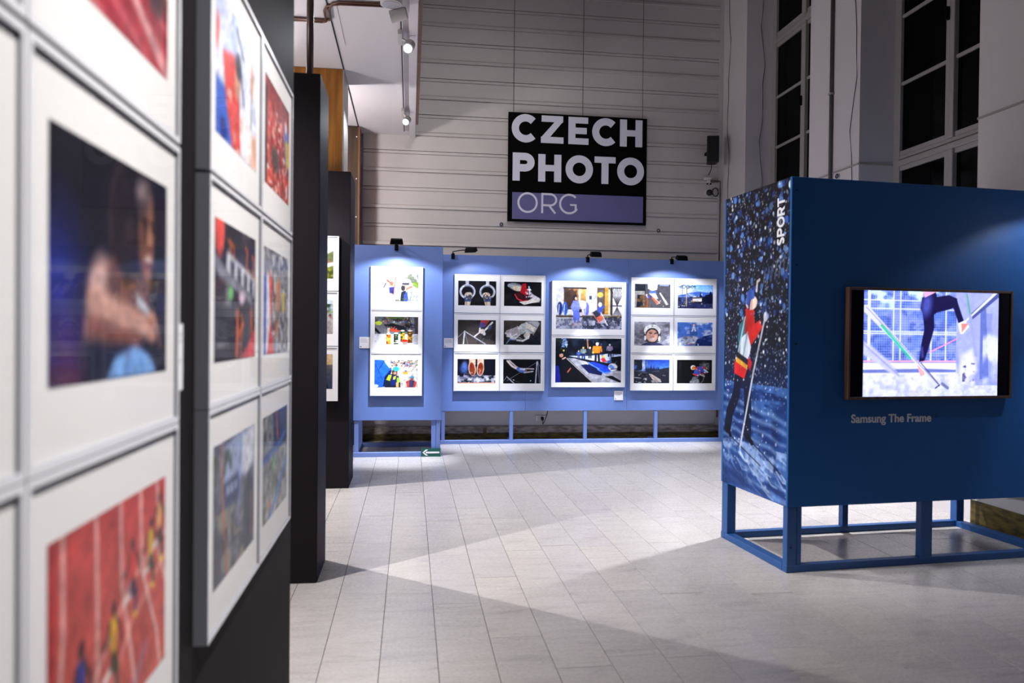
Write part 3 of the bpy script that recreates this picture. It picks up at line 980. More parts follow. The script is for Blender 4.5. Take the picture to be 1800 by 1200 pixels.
def pic_cans():
    p = Pic(110, 74, (96, 100, 106))
    p.mott((28, 30, 34), 8, 8, 2, 0.4, 0.6, 1, 0, 0, 1, 0.5)
    p.dots(150, [(60, 90, 190), (220, 220, 226), (190, 60, 50), (30, 40, 90), (210, 180, 60), (40, 110, 70)], 0.01, 0.026, 3, 0.18, 0.03, 0.9, 0.46)
    p.mott((70, 84, 40), 8, 4, 7, 0.45, 0.6, 1, 0, 0, 1, 0.1)
    p.poly([(0, 0.2), (0.2, 0.26), (0.3, 0.5), (0.5, 0.62), (0, 0.62)], (112, 116, 122))
    p.ell(0.09, 0.24, 0.12, 0.07, (176, 190, 60))
    p.poly([(0.2, 0.3), (0.42, 0.24), (0.6, 0.32), (0.8, 0.56), (0.64, 0.5), (0.4, 0.36)], (26, 26, 32))
    p.poly([(0.9, 0), (1, 0), (1, 0.7), (0.92, 0.6)], (58, 56, 58))
    p.grad((206, 208, 218), (226, 226, 232), 0.62, 1)
    p.poly([(0, 0.36), (0.14, 0.6), (0.1, 0.62), (0, 0.5)], (24, 22, 22))
    p.poly([(0.36, 0.42), (0.6, 0.5), (0.5, 0.56), (0.34, 0.5)], (216, 70, 40))
    p.line([(0.46, 0.36), (0.4, 0.52)], 0.02, (226, 60, 50))
    for u, v0, v1, wd, c, t in ((0.32, 0.62, 0.99, 0.1, (206, 110, 20), (240, 190, 70)), (0.49, 0.6, 0.99, 0.1, (30, 56, 34), (222, 218, 190)), (0.64, 0.5, 0.9, 0.095, (60, 96, 40), (214, 170, 40)), (0.81, 0.5, 0.94, 0.11, (96, 60, 24), (206, 150, 40))):
        p.rect(u - wd / 2, v0, u + wd / 2, v1, c)
        p.rect(u - wd / 2, v0 + 0.04, u - wd / 5, v1, tuple(int(x * 0.5) for x in c))
        p.mott(t, 14, 14, int(u * 100), 0.5, 0.6, 1, u - wd / 2, v0 + 0.08, u + wd / 2, v1 - 0.05)
        p.ell(u, v0, wd * 0.75, 0.03, (226, 224, 214))
    p.rect(0.29, 0.36, 0.345, 0.62, (210, 196, 170))
    p.rect(0.295, 0.35, 0.34, 0.4, (60, 40, 26))
    p.ell(0.69, 0.88, 0.12, 0.07, (228, 70, 44))
    p.ell(0.69, 0.86, 0.1, 0.045, (206, 40, 26))
    p.poly([(0.62, 0.9), (0.76, 0.9), (0.73, 1), (0.65, 1)], (150, 130, 120))
    p.poly([(0.86, 0.72), (1, 0.62), (1, 1), (0.88, 1)], (176, 176, 180))
    return p


def pic_kayak():
    p = Pic(110, 74, (206, 202, 192))
    p.mott((170, 160, 146), 14, 10, 3, 0.45, 0.6, 0.9)
    p.mott((236, 236, 230), 12, 9, 9, 0.5, 0.62, 0.9, 0.3, 0.25, 1, 1)
    p.dots(120, [(40, 40, 46), (206, 60, 50), (60, 90, 170), (226, 216, 150), (90, 100, 70), (30, 30, 34)], 0.012, 0.032, 8, 0.36, 0.0, 1, 0.24)
    p.poly([(0, 0), (0.2, 0), (0.4, 0.3), (0.3, 0.95), (0.1, 1), (0, 0.96)], (40, 104, 214))
    p.poly([(0.2, 0), (0.35, 0), (0.4, 0.28), (0.34, 0.3)], (206, 216, 232))
    p.line([(0.02, 0.16), (0.1, 0.4), (0.18, 0.7)], 0.02, (24, 60, 150))
    p.line([(0.24, 0.0), (0.1, 0.36)], 0.02, (20, 50, 120))
    p.poly([(0.24, 0.6), (0.36, 0.38), (0.4, 0.36), (0.3, 0.96), (0.2, 0.96)], (18, 34, 96))
    p.ell(0.04, 0.94, 0.08, 0.05, (236, 240, 244))
    p.poly([(0.24, 0.82), (0.32, 0.56), (0.42, 0.5), (0.56, 0.6), (0.6, 0.78), (0.6, 1), (0.24, 1)], (26, 36, 56))
    p.poly([(0.27, 0.72), (0.33, 0.54), (0.4, 0.55), (0.36, 0.76)], (190, 214, 40))
    p.poly([(0.5, 0.62), (0.58, 0.66), (0.6, 0.8), (0.52, 0.84)], (150, 200, 60))
    p.poly([(0.4, 0.56), (0.52, 0.56), (0.5, 0.9), (0.38, 0.94)], (24, 40, 110))
    p.poly([(0.44, 0.6), (0.5, 0.58), (0.48, 0.7), (0.43, 0.72)], (216, 220, 60))
    p.rect(0.5, 0.8, 0.56, 1.0, (230, 170, 90))
    p.ell(0.465, 0.45, 0.09, 0.12, (70, 44, 36))
    p.ell(0.5, 0.33, 0.115, 0.085, (60, 170, 214))
    p.ell(0.47, 0.48, 0.06, 0.05, (196, 140, 116))
    p.ell(0.72, 0.48, 0.08, 0.05, (226, 178, 40))
    p.ell(0.72, 0.41, 0.035, 0.04, (70, 110, 170))
    p.line([(0.64, 0.44), (0.84, 0.4)], 0.014, (206, 130, 60))
    p.poly([(0.72, 0.78), (0.84, 0.7), (0.98, 0.8), (0.94, 1), (0.76, 1)], (190, 66, 60))
    p.poly([(0.8, 0.74), (0.92, 0.74), (0.9, 0.98), (0.8, 0.98)], (60, 56, 90))
    p.ell(0.87, 0.63, 0.07, 0.05, (70, 140, 186))
    p.ell(0.87, 0.69, 0.05, 0.04, (120, 80, 66))
    return p


def pic_hill():
    p = Pic(60, 40, (206, 210, 214))
    p.grad((226, 230, 234), (200, 206, 208), 0, 0.55)
    p.poly([(0.4, 0.62), (0.75, 0.4), (1, 0.2), (1, 0.6), (0.4, 0.72)], (98, 104, 66))
    p.poly([(0.3, 0.56), (0.8, 0.46), (1, 0.5), (1, 0.6), (0.3, 0.66)], (140, 104, 80))
    p.poly([(0, 0.85), (0.6, 0.66), (1, 0.52), (1, 0.64), (0.5, 0.86), (0.2, 1), (0, 1)], (206, 204, 200))
    p.poly([(0.2, 1), (0.6, 0.82), (1, 0.62), (1, 1)], (106, 116, 36))
    p.mott((150, 146, 60), 14, 10, 5, 0.5, 0.6, 0.9, 0.3, 0.7, 1, 1)
    p.mott((60, 66, 26), 14, 10, 6, 0.5, 0.6, 0.8, 0.3, 0.75, 1, 1)
    return p


def pic_peloton():
    p = Pic(60, 40, (196, 202, 206))
    p.grad((220, 226, 230), (150, 170, 180), 0, 0.25)
    p.mott((44, 62, 44), 6, 5, 4, 0.3, 0.5, 1, 0, 0.15, 1, 0.45)
    p.mott((120, 150, 70), 8, 6, 8, 0.5, 0.64, 0.8, 0, 0.24, 1, 0.4)
    p.grad((170, 166, 162), (150, 144, 140), 0.42, 1)
    p.dots(70, [(190, 60, 50), (230, 226, 220), (40, 40, 60), (206, 150, 110), (80, 90, 150)], 0.015, 0.035, 2, 0.2, 0.36, 1, 0.55)
    return p


def pic_dusk():
    p = Pic(60, 40, (60, 66, 80))
    p.grad((96, 92, 96), (44, 54, 78), 0, 1)
    p.poly([(0.2, 0.3), (0.6, 0.1), (1, 0.0), (1, 0.3), (0.5, 0.36)], (196, 166, 124))
    p.poly([(0.2, 0.5), (1, 0.34), (1, 0.4), (0.2, 0.56)], (90, 84, 84))
    p.line([(0.66, 1), (0.7, 0.62), (0.8, 0.6), (0.9, 0.95)], 0.05, (14, 14, 18))
    p.line([(0.74, 1), (0.76, 0.7)], 0.03, (70, 70, 76))
    return p


# near wall
def pic_track_close():
    p = Pic(110, 80, (150, 34, 48))
    p.grad((120, 28, 40), (160, 40, 54))
    for k in range(6):
        o = k * 0.17
        p.line([(-0.2, 0.1 + o), (1.2, 0.66 + o)], 0.05, (186, 86, 96) if k % 2 else (206, 130, 130), 0.8, 0.02)
    p.poly([(0.35, 0), (1.0, 0), (1.0, 0.66), (0.8, 0.72), (0.6, 0.5)], (96, 50, 44), 1, 0.06)
    p.ell(0.62, 0.2, 0.16, 0.3, (60, 34, 40), 20, 0.1)
    p.ell(0.9, 0.28, 0.12, 0.24, (216, 206, 206), -20, 0.08)
    p.ell(0.76, 0.36, 0.08, 0.26, (196, 120, 76), 15, 0.06)
    p.ell(0.86, 0.6, 0.1, 0.12, (70, 40, 50), 0, 0.06)
    p.line([(0.3, 0.5), (0.7, 0.8), (1.1, 1.05)], 0.07, (206, 150, 150), 0.9, 0.02)
    return p.blur(1)


def pic_embrace():
    p = Pic(150, 112, (15, 13, 25))
    p.grad((17, 15, 27), (20, 17, 36))
    p.ell(0.05, 0.62, 0.2, 0.26, (32, 42, 128), 0, 0.3)
    p.ell(0.1, 0.9, 0.18, 0.16, (60, 34, 100), 0, 0.25)
    p.ell(0.12, 1.02, 0.14, 0.1, (96, 52, 54), 0, 0.2, 0.8)
    # turned-away head on the left
    p.ell(0.515, 0.28, 0.135, 0.255, (60, 44, 54), 0, 0.03)
    p.ell(0.528, 0.285, 0.125, 0.245, (26, 20, 28), 0, 0.03)
    p.ell(0.6, 0.33, 0.05, 0.05, (64, 42, 38), 0, 0.08, 0.7)
    p.poly([(0.43, 0.4), (0.62, 0.42), (0.64, 0.62), (0.44, 0.66)], (34, 23, 28), 1, 0.05)
    # shoulders and hugging arm
    p.poly([(0.26, 0.62), (0.36, 0.5), (0.46, 0.45), (0.56, 0.56), (0.68, 0.52), (0.72, 0.84), (0.36, 0.9), (0.22, 0.84)], (110, 70, 64), 1, 0.05)
    p.ell(0.34, 0.58, 0.1, 0.13, (190, 152, 146), 35, 0.07)
    p.poly([(0.42, 0.52), (0.5, 0.56), (0.46, 0.68), (0.36, 0.66)], (70, 42, 42), 0.7, 0.08)
    # facing head on the right
    p.ell(0.76, 0.29, 0.105, 0.235, (104, 66, 54), 5, 0.03)
    p.ell(0.74, 0.12, 0.115, 0.10, (74, 60, 64), 0, 0.05)
    p.ell(0.725, 0.09, 0.06, 0.035, (140, 124, 128), 0, 0.06)
    p.ell(0.80, 0.33, 0.055, 0.16, (158, 104, 82), 5, 0.06)
    p.ell(0.765, 0.27, 0.035, 0.05, (60, 34, 30), 0, 0.05, 0.8)
    for (u, v, a, b, c) in ((0.745, 0.255, 0.028, 0.013, (26, 14, 16)), (0.835, 0.265, 0.022, 0.013, (26, 14, 16)), (0.80, 0.32, 0.022, 0.05, (196, 138, 110)), (0.80, 0.365, 0.03, 0.018, (90, 50, 42)),
                            (0.79, 0.425, 0.045, 0.02, (216, 194, 188)), (0.79, 0.45, 0.048, 0.014, (84, 40, 38)), (0.78, 0.51, 0.045, 0.035, (140, 90, 72))):
        p.ell(u, v, a, b, c, 0, 0.016)
    p.line([(0.705, 0.232), (0.775, 0.228)], 0.016, (20, 10, 12), 1, 0.015)
    p.line([(0.81, 0.232), (0.865, 0.245)], 0.014, (20, 10, 12), 1, 0.015)
    p.poly([(0.66, 0.52), (0.82, 0.52), (0.8, 0.68), (0.66, 0.68)], (96, 60, 54), 1, 0.05)
    p.line([(0.3, 0.66), (0.5, 0.7), (0.68, 0.73), (0.84, 0.77)], 0.13, (196, 148, 134), 1, 0.05)
    p.line([(0.27, 0.745), (0.46, 0.79), (0.68, 0.815)], 0.05, (132, 80, 72), 1, 0.05)
    p.line([(0.25, 0.7), (0.24, 0.82), (0.25, 0.92)], 0.03, (150, 120, 130), 0.8, 0.04)
    p.ell(0.82, 0.75, 0.07, 0.075, (186, 134, 116), 30, 0.04)
    for k in range(4):
        p.line([(0.8 + k * 0.028, 0.71 + k * 0.02), (0.89 + k * 0.014, 0.76 + k * 0.035)], 0.026, (176, 124, 106), 1, 0.018)
        p.line([(0.79 + k * 0.028, 0.725 + k * 0.02), (0.88 + k * 0.014, 0.775 + k * 0.035)], 0.006, (110, 66, 58), 1, 0.012)
    p.poly([(0.66, 0.60), (0.78, 0.66), (0.8, 0.70), (0.68, 0.66)], (206, 222, 238), 1, 0.03)
    p.poly([(0.22, 0.82), (0.4, 0.84), (0.72, 0.86), (0.66, 1), (0.26, 1)], (22, 26, 52), 1, 0.05)
    p.poly([(0.4, 1.0), (0.47, 0.9), (0.66, 0.85), (0.82, 0.91), (0.88, 1.0)], (118, 164, 222), 1, 0.03)
    p.line([(0.6, 0.88), (0.58, 1)], 0.02, (88, 130, 196), 1, 0.03)
    p.line([(0.72, 0.9), (0.74, 1)], 0.02, (88, 130, 196), 1, 0.03)
    p.poly([(0.88, 0.5), (1, 0.5), (1, 0.9), (0.9, 0.9)], (46, 38, 52), 0.6, 0.06)
    return p.blur(1)


def pic_sprint():
    p = Pic(140, 104, (190, 70, 66))
    p.grad((178, 58, 58), (196, 92, 82))
    p.rect(0, 0, 0.05, 1, (166, 40, 44))
    for u0, u1, c in ((0.1, 0.08, 0), (0.33, 0.36, 0.02), (0.53, 0.66, 0.03), (0.72, 0.92, 0.04), (0.9, 1.14, 0.05)):
        p.line([(u0 - 0.005, -0.05), (u0 + c * 0.4, 0.4), (u1 - 0.02, 0.8), (u1 + 0.03, 1.05)], 0.03, (226, 180, 172), 1, 0.008)
    p.line([(0.02, 0.86), (0.3, 0.72), (0.62, 0.42), (1.0, 0.3)], 0.028, (222, 168, 160), 0.9, 0.01)
    p.line([(0.32, 1.0), (0.62, 0.62), (1, 0.42)], 0.022, (222, 168, 160), 0.8, 0.01)
    p.line([(0.62, 0.98), (0.78, 0.8)], 0.028, (130, 120, 170), 0.8, 0.02)
    for (u, v, h, c, lg) in ((0.22, 0.98, 0.5, (40, 52, 140), (44, 26, 30)), (0.47, 0.86, 0.42, (206, 160, 40), (60, 60, 40)), (0.645, 0.58, 0.36, (196, 60, 56), (40, 30, 66)), (0.83, 0.52, 0.34, (212, 172, 50), (60, 66, 40)), (0.93, 0.42, 0.34, (206, 150, 90), (60, 36, 34))):
        k = p.k
        p.line([(u, v - h * 0.5), (u + 0.03, v - h * 0.22), (u + 0.02, v)], 0.075 * h + 0.008, lg, 1, 0.006)
        p.line([(u, v - h * 0.5), (u - 0.03, v - h * 0.3), (u + 0.035, v - h * 0.26)], 0.07 * h + 0.006, lg, 1, 0.006)
        p.poly([(u - 0.035, v - h * 0.84), (u + 0.03, v - h * 0.84), (u + 0.022, v - h * 0.46), (u - 0.022, v - h * 0.46)], c, 1, 0.008)
        p.line([(u - 0.03, v - h * 0.8), (u - 0.06, v - h * 0.62), (u - 0.09, v - h * 0.6)], 0.055 * h, (60, 34, 34), 1, 0.006)
        p.line([(u + 0.025, v - h * 0.8), (u + 0.06, v - h * 0.66), (u + 0.075, v - h * 0.5)], 0.055 * h, (60, 34, 34), 1, 0.006)
        p.ell(u, v - h * 0.93, 0.055 * h + 0.004, 0.075 * h, (46, 26, 28), 0, 0.006)
        p.ell(u + 0.02, v + 0.01, 0.03, 0.014, (236, 196, 60), 20, 0.006)
        p.poly([(u - 0.09, v - h * 0.28), (u - 0.03, v - h * 0.34), (u - 0.02, v - h * 0.24), (u - 0.08, v - h * 0.2)], (226, 214, 210), 1, 0.012)
    return p.blur(1)


def pic_skier():
    p = Pic(100, 76, (206, 212, 236))
    p.mott((236, 238, 246), 4, 4, 3, 0.4, 0.6, 1)
    p.mott((150, 170, 226), 4, 4, 6, 0.5, 0.7, 0.8, 0, 0, 0.6, 0.5)
    p.poly([(0, 0.6), (0.2, 0.62), (0.4, 0.92), (0.4, 1), (0, 1)], (60, 96, 190), 1, 0.04)
    p.ell(0.16, 0.92, 0.1, 0.07, (30, 50, 140), 0, 0.03)
    p.poly([(0.14, 0.38), (0.4, 0.3), (0.52, 0.5), (0.56, 0.98), (0.36, 1), (0.22, 0.7)], (214, 70, 64), 1, 0.03)
    p.mott((240, 190, 180), 9, 9, 12, 0.55, 0.68, 0.9, 0.2, 0.5, 0.6, 1)
    p.ell(0.48, 0.46, 0.09, 0.15, (196, 140, 116), 15, 0.03)
    p.ell(0.5, 0.34, 0.1, 0.1, (70, 60, 70), 0, 0.03)
    p.line([(0.56, 0.36), (0.64, 0.56)], 0.05, (60, 80, 120), 1, 0.02)
    p.line([(0.46, 0.08), (0.62, 0.22)], 0.04, (60, 70, 90), 1, 0.02)
    p.line([(0.86, 0.32), (0.8, 1)], 0.025, (66, 60, 80), 1, 0.01)
    p.ell(0.86, 0.3, 0.06, 0.14, (206, 150, 120), 0, 0.03)
    p.poly([(0.6, 0.66), (0.84, 0.7), (0.84, 1), (0.6, 1)], (236, 224, 224), 1, 0.05)
    p.poly([(0.84, 0.76), (1, 0.7), (1, 1), (0.84, 1)], (236, 180, 156), 1, 0.05)
    p.ell(0.04, 0.3, 0.05, 0.12, (220, 90, 80), 0, 0.03)
    return p.blur(1)


def pic_fans():
    p = Pic(90, 70, (190, 60, 52))
    p.mott((120, 30, 34), 10, 9, 3, 0.45, 0.6, 0.9)
    p.mott((240, 220, 214), 16, 16, 7, 0.6, 0.66, 1)
    p.mott((230, 110, 90), 12, 12, 13, 0.5, 0.62, 0.8)
    p.grad((120, 46, 50), (150, 50, 48), 0, 0.2)
    p.mott((170, 70, 70), 9, 7, 17, 0.5, 0.62, 0.9, 0, 0, 1, 0.25)
    p.ell(0.4, 0.68, 0.2, 0.12, (84, 66, 66), 10, 0.06)
    p.poly([(0.74, 0.24), (0.96, 0.24), (0.98, 0.6), (0.8, 0.62)], (96, 120, 196), 1, 0.04)
    p.poly([(0.82, 0.36), (0.98, 0.34), (0.98, 0.6), (0.86, 0.62)], (220, 186, 60), 1, 0.03)
    p.ell(0.84, 0.22, 0.06, 0.07, (226, 226, 226), 0, 0.02)
    p.poly([(0, 0.1), (0.1, 0.1), (0.08, 1), (0, 1)], (70, 56, 66), 1, 0.03)
    return p.blur(1)


def pic_scoreboard():
    p = Pic(100, 76, (36, 32, 40))
    p.mott((64, 58, 66), 5, 4, 3, 0.4, 0.7, 1)
    p.ell(0.1, 0.06, 0.13, 0.2, (226, 80, 70), 0, 0.04)
    for k, s in enumerate(((0.3, 0.12), (0.38, 0.14), (0.72, 0.12), (0.9, 0.16))):
        p.line([(s[0], s[1]), (s[0] + 0.05, s[1] + 0.02), (s[0] + 0.02, s[1] + 0.14), (s[0] + 0.07, s[1] + 0.18)], 0.03, (226, 104, 40), 1, 0.02)
    p.poly([(0.26, 0.2), (0.98, 0.34), (0.96, 0.5), (0.24, 0.36)], (206, 206, 214), 1, 0.03)
    for k in range(4):
        u = 0.34 + k * 0.16
        p.poly([(u, 0.255 + k * 0.03), (u + 0.1, 0.27 + k * 0.03), (u + 0.1, 0.4 + k * 0.03), (u, 0.38 + k * 0.03)], (70, 70, 84), 1, 0.02)
    p.poly([(0.0, 0.24), (0.3, 0.36), (0.9, 0.5), (0.9, 0.56), (0.1, 0.4), (0, 0.34)], (130, 130, 142), 1, 0.03)
    p.mott((120, 120, 124), 6, 5, 8, 0.45, 0.65, 0.9, 0.05, 0.4, 0.6, 0.9)
    p.ell(0.35, 0.5, 0.07, 0.05, (120, 200, 120), 0, 0.02)
    p.ell(0.62, 0.52, 0.1, 0.05, (196, 170, 186), 0, 0.03)
    p.line([(0.52, 0.64), (0.5, 0.95)], 0.07, (206, 96, 46), 1, 0.02)
    p.line([(0.62, 0.66), (0.6, 0.94)], 0.04, (206, 96, 46), 1, 0.02)
    p.line([(0.66, 0.72), (0.56, 0.8)], 0.04, (206, 96, 46), 1, 0.02)
    p.line([(0.88, 0.62), (0.9, 0.8)], 0.06, (206, 90, 46), 1, 0.03)
    p.poly([(0.56, 1), (0.84, 0.86), (1, 0.74), (1, 1)], (206, 60, 60), 1, 0.03)
    p.rect(0.05, 0.6, 0.45, 0.86, (30, 32, 42), 0.7)
    return p.blur(1)


def pic_crowd():
    p = Pic(90, 70, (140, 138, 142))
    p.mott((84, 80, 86), 14, 14, 3, 0.45, 0.58, 0.9)
    p.mott((206, 204, 206), 16, 14, 9, 0.55, 0.66, 0.8)
    p.poly([(0, 0.3), (0.08, 0.22), (0.14, 0.6), (0.1, 1), (0, 1)], (70, 90, 190), 1, 0.03)
    p.poly([(0.1, 0.26), (0.2, 0.24), (0.26, 0.7), (0.14, 1), (0.08, 1)], (226, 224, 232), 1, 0.03)
    p.poly([(0.2, 0.2), (0.32, 0.3), (0.3, 0.6), (0.24, 0.66)], (226, 80, 60), 1, 0.03)
    p.poly([(0.12, 1), (0.26, 0.66), (0.4, 1)], (216, 60, 56), 1, 0.03)
    p.poly([(0.44, 0.3), (0.64, 0.26), (0.62, 0.56), (0.46, 0.6)], (200, 130, 90), 1, 0.04)
    p.rect(0.72, 0.38, 0.84, 0.58, (216, 196, 50))
    p.line([(0.86, 0.08), (0.84, 0.6)], 0.05, (110, 104, 110), 1, 0.02)
    p.ell(0.5, 0.74, 0.06, 0.1, (190, 110, 66), 20, 0.03)
    p.line([(0.62, 0.72), (0.78, 0.86)], 0.02, (230, 230, 232), 1, 0.01)
    return p.blur(1)


def pic_bikes():
    p = Pic(100, 76, (104, 108, 120))
    p.mott((64, 68, 80), 8, 7, 3, 0.45, 0.62, 0.9)
    p.mott((146, 136, 122), 8, 7, 8, 0.48, 0.62, 0.8, 0, 0.5, 0.8, 1)
    p.poly([(0.1, 0.1), (0.5, 0.0), (0.98, 0.0), (0.98, 0.34), (0.6, 0.36), (0.2, 0.3)], (160, 172, 204), 1, 0.04)
    p.poly([(0.66, 0.06), (0.98, 0.0), (0.96, 0.3), (0.74, 0.38), (0.64, 0.3)], (216, 218, 228), 1, 0.04)
    p.mott((70, 84, 66), 6, 5, 6, 0.45, 0.6, 0.9, 0, 0.08, 0.4, 0.28)
    p.poly([(0.22, 0.32), (0.56, 0.3), (0.6, 0.52), (0.24, 0.5)], (60, 70, 104), 1, 0.03)
    for k in range(3):
        p.rect(0.28 + k * 0.09, 0.35, 0.35 + k * 0.09, 0.42, (140, 152, 180))
    p.line([(0.16, 0.0), (0.2, 0.5), (0.3, 1.0)], 0.035, (176, 96, 76), 1, 0.02)
    p.line([(0.62, 0.12), (0.56, 0.7)], 0.035, (110, 130, 190), 1, 0.02)
    p.ell(0.84, 0.66, 0.2, 0.26, (52, 58, 76), 0, 0.06)
    p.line([(0.92, 0.56), (0.9, 0.9)], 0.02, (196, 110, 70), 1, 0.02)
    p.poly([(0, 0.6), (0.12, 0.62), (0.2, 1), (0, 1)], (70, 72, 84), 1, 0.05)
    return p.blur(1)


def pic_rapids():
    p = Pic(90, 70, (138, 140, 142))
    p.mott((92, 96, 96), 9, 9, 3, 0.45, 0.6, 0.9)
    p.mott((180, 178, 176), 10, 9, 9, 0.5, 0.62, 0.9, 0, 0.4, 1, 1)
    p.poly([(0.36, 0), (1, 0), (1, 0.36), (0.5, 0.4), (0, 0.44), (0, 0.38), (0.4, 0.32)], (56, 66, 104), 1, 0.03)
    p.line([(0.0, 0.42), (0.5, 0.38), (0.98, 0.26)], 0.035, (70, 116, 200), 1, 0.02)
    p.line([(0.52, 0.02), (0.56, 0.26)], 0.045, (200, 84, 60), 1, 0.02)
    p.ell(0.4, 0.62, 0.1, 0.2, (110, 124, 104), 0, 0.05)
    p.ell(0.42, 0.5, 0.04, 0.05, (120, 190, 130), 0, 0.03)
    p.line([(0.24, 1.0), (0.5, 0.86), (0.98, 0.56)], 0.06, (70, 128, 200), 1, 0.03)
    p.ell(0.26, 0.86, 0.06, 0.04, (206, 130, 80), 0, 0.03)
    p.mott((56, 60, 66), 10, 9, 19, 0.5, 0.62, 0.9, 0, 0, 0.36, 0.3)
    return p.blur(1)


def pic_poster():
    """skier in falling snow on the end of the booth"""
    W_, H_ = 170, 416
    p = Pic(W_, H_, (16, 13, 20))
    p.grad((15, 12, 19), (17, 18, 30), 0, 0.5)
    p.grad((17, 18, 30), (18, 34, 72), 0.5, 0.66)
    p.grad((22, 48, 104), (34, 72, 140), 0.645, 1.0)
    p.mott((60, 98, 160), 3, 30, 4, 0.46, 0.62, 0.8, 0, 0.64, 1, 1, 4)
    p.mott((14, 34, 84), 3, 26, 9, 0.5, 0.64, 0.8, 0, 0.66, 1, 1, 4)
    # ridges of snow running down to the right
    rng = random.Random(5)
    for k in range(9):
        v = 0.68 + k * 0.035
        pts = [(x / 8, v + 0.07 * x / 8 + rng.uniform(-0.006, 0.006)) for x in range(9)]
        p.line(pts, 0.008 + 0.006 * rng.random(), (118, 148, 196), 0.65, 0.01)
    for k in range(30):
        u, v = rng.uniform(0, 0.9), rng.uniform(0.84, 0.97)
        p.line([(u, v), (u + 0.08, v + 0.012 + rng.uniform(0, 0.02)), (u + 0.16, v + 0.03)], 0.005, rng.choice([(150, 174, 212), (20, 44, 96), (170, 190, 220)]), 0.8, 0.003)
    p.mott((150, 174, 214), 8, 26, 21, 0.55, 0.68, 0.7, 0, 0.84, 1, 0.97, 4)
    p.poly([(0, 0.93), (0.3, 0.93), (0.7, 1), (0, 1)], (20, 46, 104), 0.8, 0.03)
    # snowflakes
    blues = [(56, 96, 190), (90, 140, 226), (34, 60, 130), (120, 168, 240), (40, 74, 160)]
    p.dots(1100, [(70, 96, 150), (110, 140, 190), (46, 64, 110)], 0.0010, 0.0035, 11, 0, 0, 1, 0.66, 0.9, 1.2)
    p.dots(800, [(220, 228, 244), (170, 196, 232), (236, 240, 248)], 0.0010, 0.003, 12, 0, 0, 1, 0.7, 0.75, 1.2)
    p.dots(240, blues, 0.003, 0.011, 13, 0, 0, 1, 0.42, 0.85, 1.2)
    p.dots(170, [(230, 238, 250), (186, 210, 246)], 0.002, 0.006, 14, 0, 0.0, 1, 0.6, 0.95, 1.2)
    p.dots(60, [(190, 206, 236)], 0.0016, 0.005, 15, 0, 0.6, 1, 0.92, 0.8, 1.2)
    p.ell(0.97, 0.022, 0.008, 0.012, (226, 238, 252))
    # breath of spray behind the pole hand
    for k in range(7):
        u = 0.62 + 0.055 * k
        p.line([(u, 0.32 - 0.006 * k), (u + 0.03, 0.28 - 0.012 * k)], 0.004, (150, 170, 200), 0.6, 0.006)
    p.line([(0.53, 0.335), (0.54, 0.305), (0.57, 0.3)], 0.010, (206, 202, 196))
    # far pole and legs
    p.line([(0.345, 0.59), (0.2, 0.735)], 0.006, (70, 92, 130))
    p.poly([(0.2, 0.55), (0.42, 0.54), (0.46, 0.58), (0.42, 0.66), (0.22, 0.66)], (18, 28, 62))
    p.line([(0.27, 0.6), (0.24, 0.68), (0.13, 0.75), (0.1, 0.8)], 0.046, (16, 20, 40))
    p.line([(0.38, 0.6), (0.42, 0.68), (0.42, 0.76), (0.42, 0.81)], 0.046, (18, 24, 48))
    p.line([(0.1, 0.8), (0.145, 0.826)], 0.018, (10, 12, 22))
    p.line([(0.42, 0.815), (0.49, 0.834)], 0.018, (10, 12, 22))
    p.line([(0.02, 0.806), (0.3, 0.852), (0.62, 0.9)], 0.004, (10, 12, 26))
    p.line([(0.34, 0.81), (0.6, 0.85), (0.9, 0.905)], 0.004, (10, 12, 26))
    # body: red jacket, white bib, teal straps, red and yellow pack
    p.poly([(0.37, 0.4), (0.47, 0.4), (0.51, 0.43), (0.5, 0.5), (0.43, 0.52), (0.35, 0.48)], (196, 36, 30))
    p.poly([(0.42, 0.455), (0.62, 0.425), (0.64, 0.445), (0.52, 0.495)], (206, 40, 32))
    p.poly([(0.27, 0.445), (0.36, 0.42), (0.36, 0.5), (0.3, 0.52), (0.25, 0.5)], (58, 104, 118))
    p.poly([(0.29, 0.49), (0.4, 0.47), (0.46, 0.52), (0.42, 0.56), (0.28, 0.545)], (206, 216, 228))
    p.line([(0.36, 0.42), (0.29, 0.5), (0.25, 0.55)], 0.008, (150, 200, 214))
    p.line([(0.4, 0.47), (0.34, 0.55)], 0.007, (110, 170, 190))
    p.poly([(0.24, 0.535), (0.41, 0.56), (0.41, 0.582), (0.24, 0.555)], (30, 28, 40))
    p.poly([(0.22, 0.552), (0.41, 0.58), (0.4, 0.596), (0.22, 0.57)], (222, 160, 50))
    p.poly([(0.2, 0.568), (0.4, 0.594), (0.36, 0.626), (0.2, 0.61)], (206, 34, 36))
    p.poly([(0.42, 0.55), (0.48, 0.57), (0.45, 0.6), (0.41, 0.58)], (180, 30, 40))
    # head: blue hat, pale profile
    p.poly([(0.36, 0.395), (0.42, 0.375), (0.5, 0.4), (0.49, 0.415), (0.4, 0.42)], (196, 36, 30))
    p.ell(0.455, 0.372, 0.036, 0.024, (226, 190, 176))
    p.line([(0.49, 0.362), (0.51, 0.376), (0.49, 0.386)], 0.010, (232, 200, 186))
    p.poly([(0.37, 0.375), (0.385, 0.335), (0.44, 0.325), (0.49, 0.335), (0.5, 0.358), (0.45, 0.362), (0.42, 0.384)], (52, 84, 168))
    p.poly([(0.41, 0.378), (0.44, 0.36), (0.43, 0.394), (0.405, 0.395)], (28, 40, 96))
    # gloves and near pole
    p.ell(0.64, 0.43, 0.02, 0.022, (26, 26, 40))
    p.ell(0.665, 0.42, 0.012, 0.016, (190, 190, 206))
    p.line([(0.66, 0.42), (0.5, 0.6), (0.31, 0.855)], 0.009, (176, 182, 196))
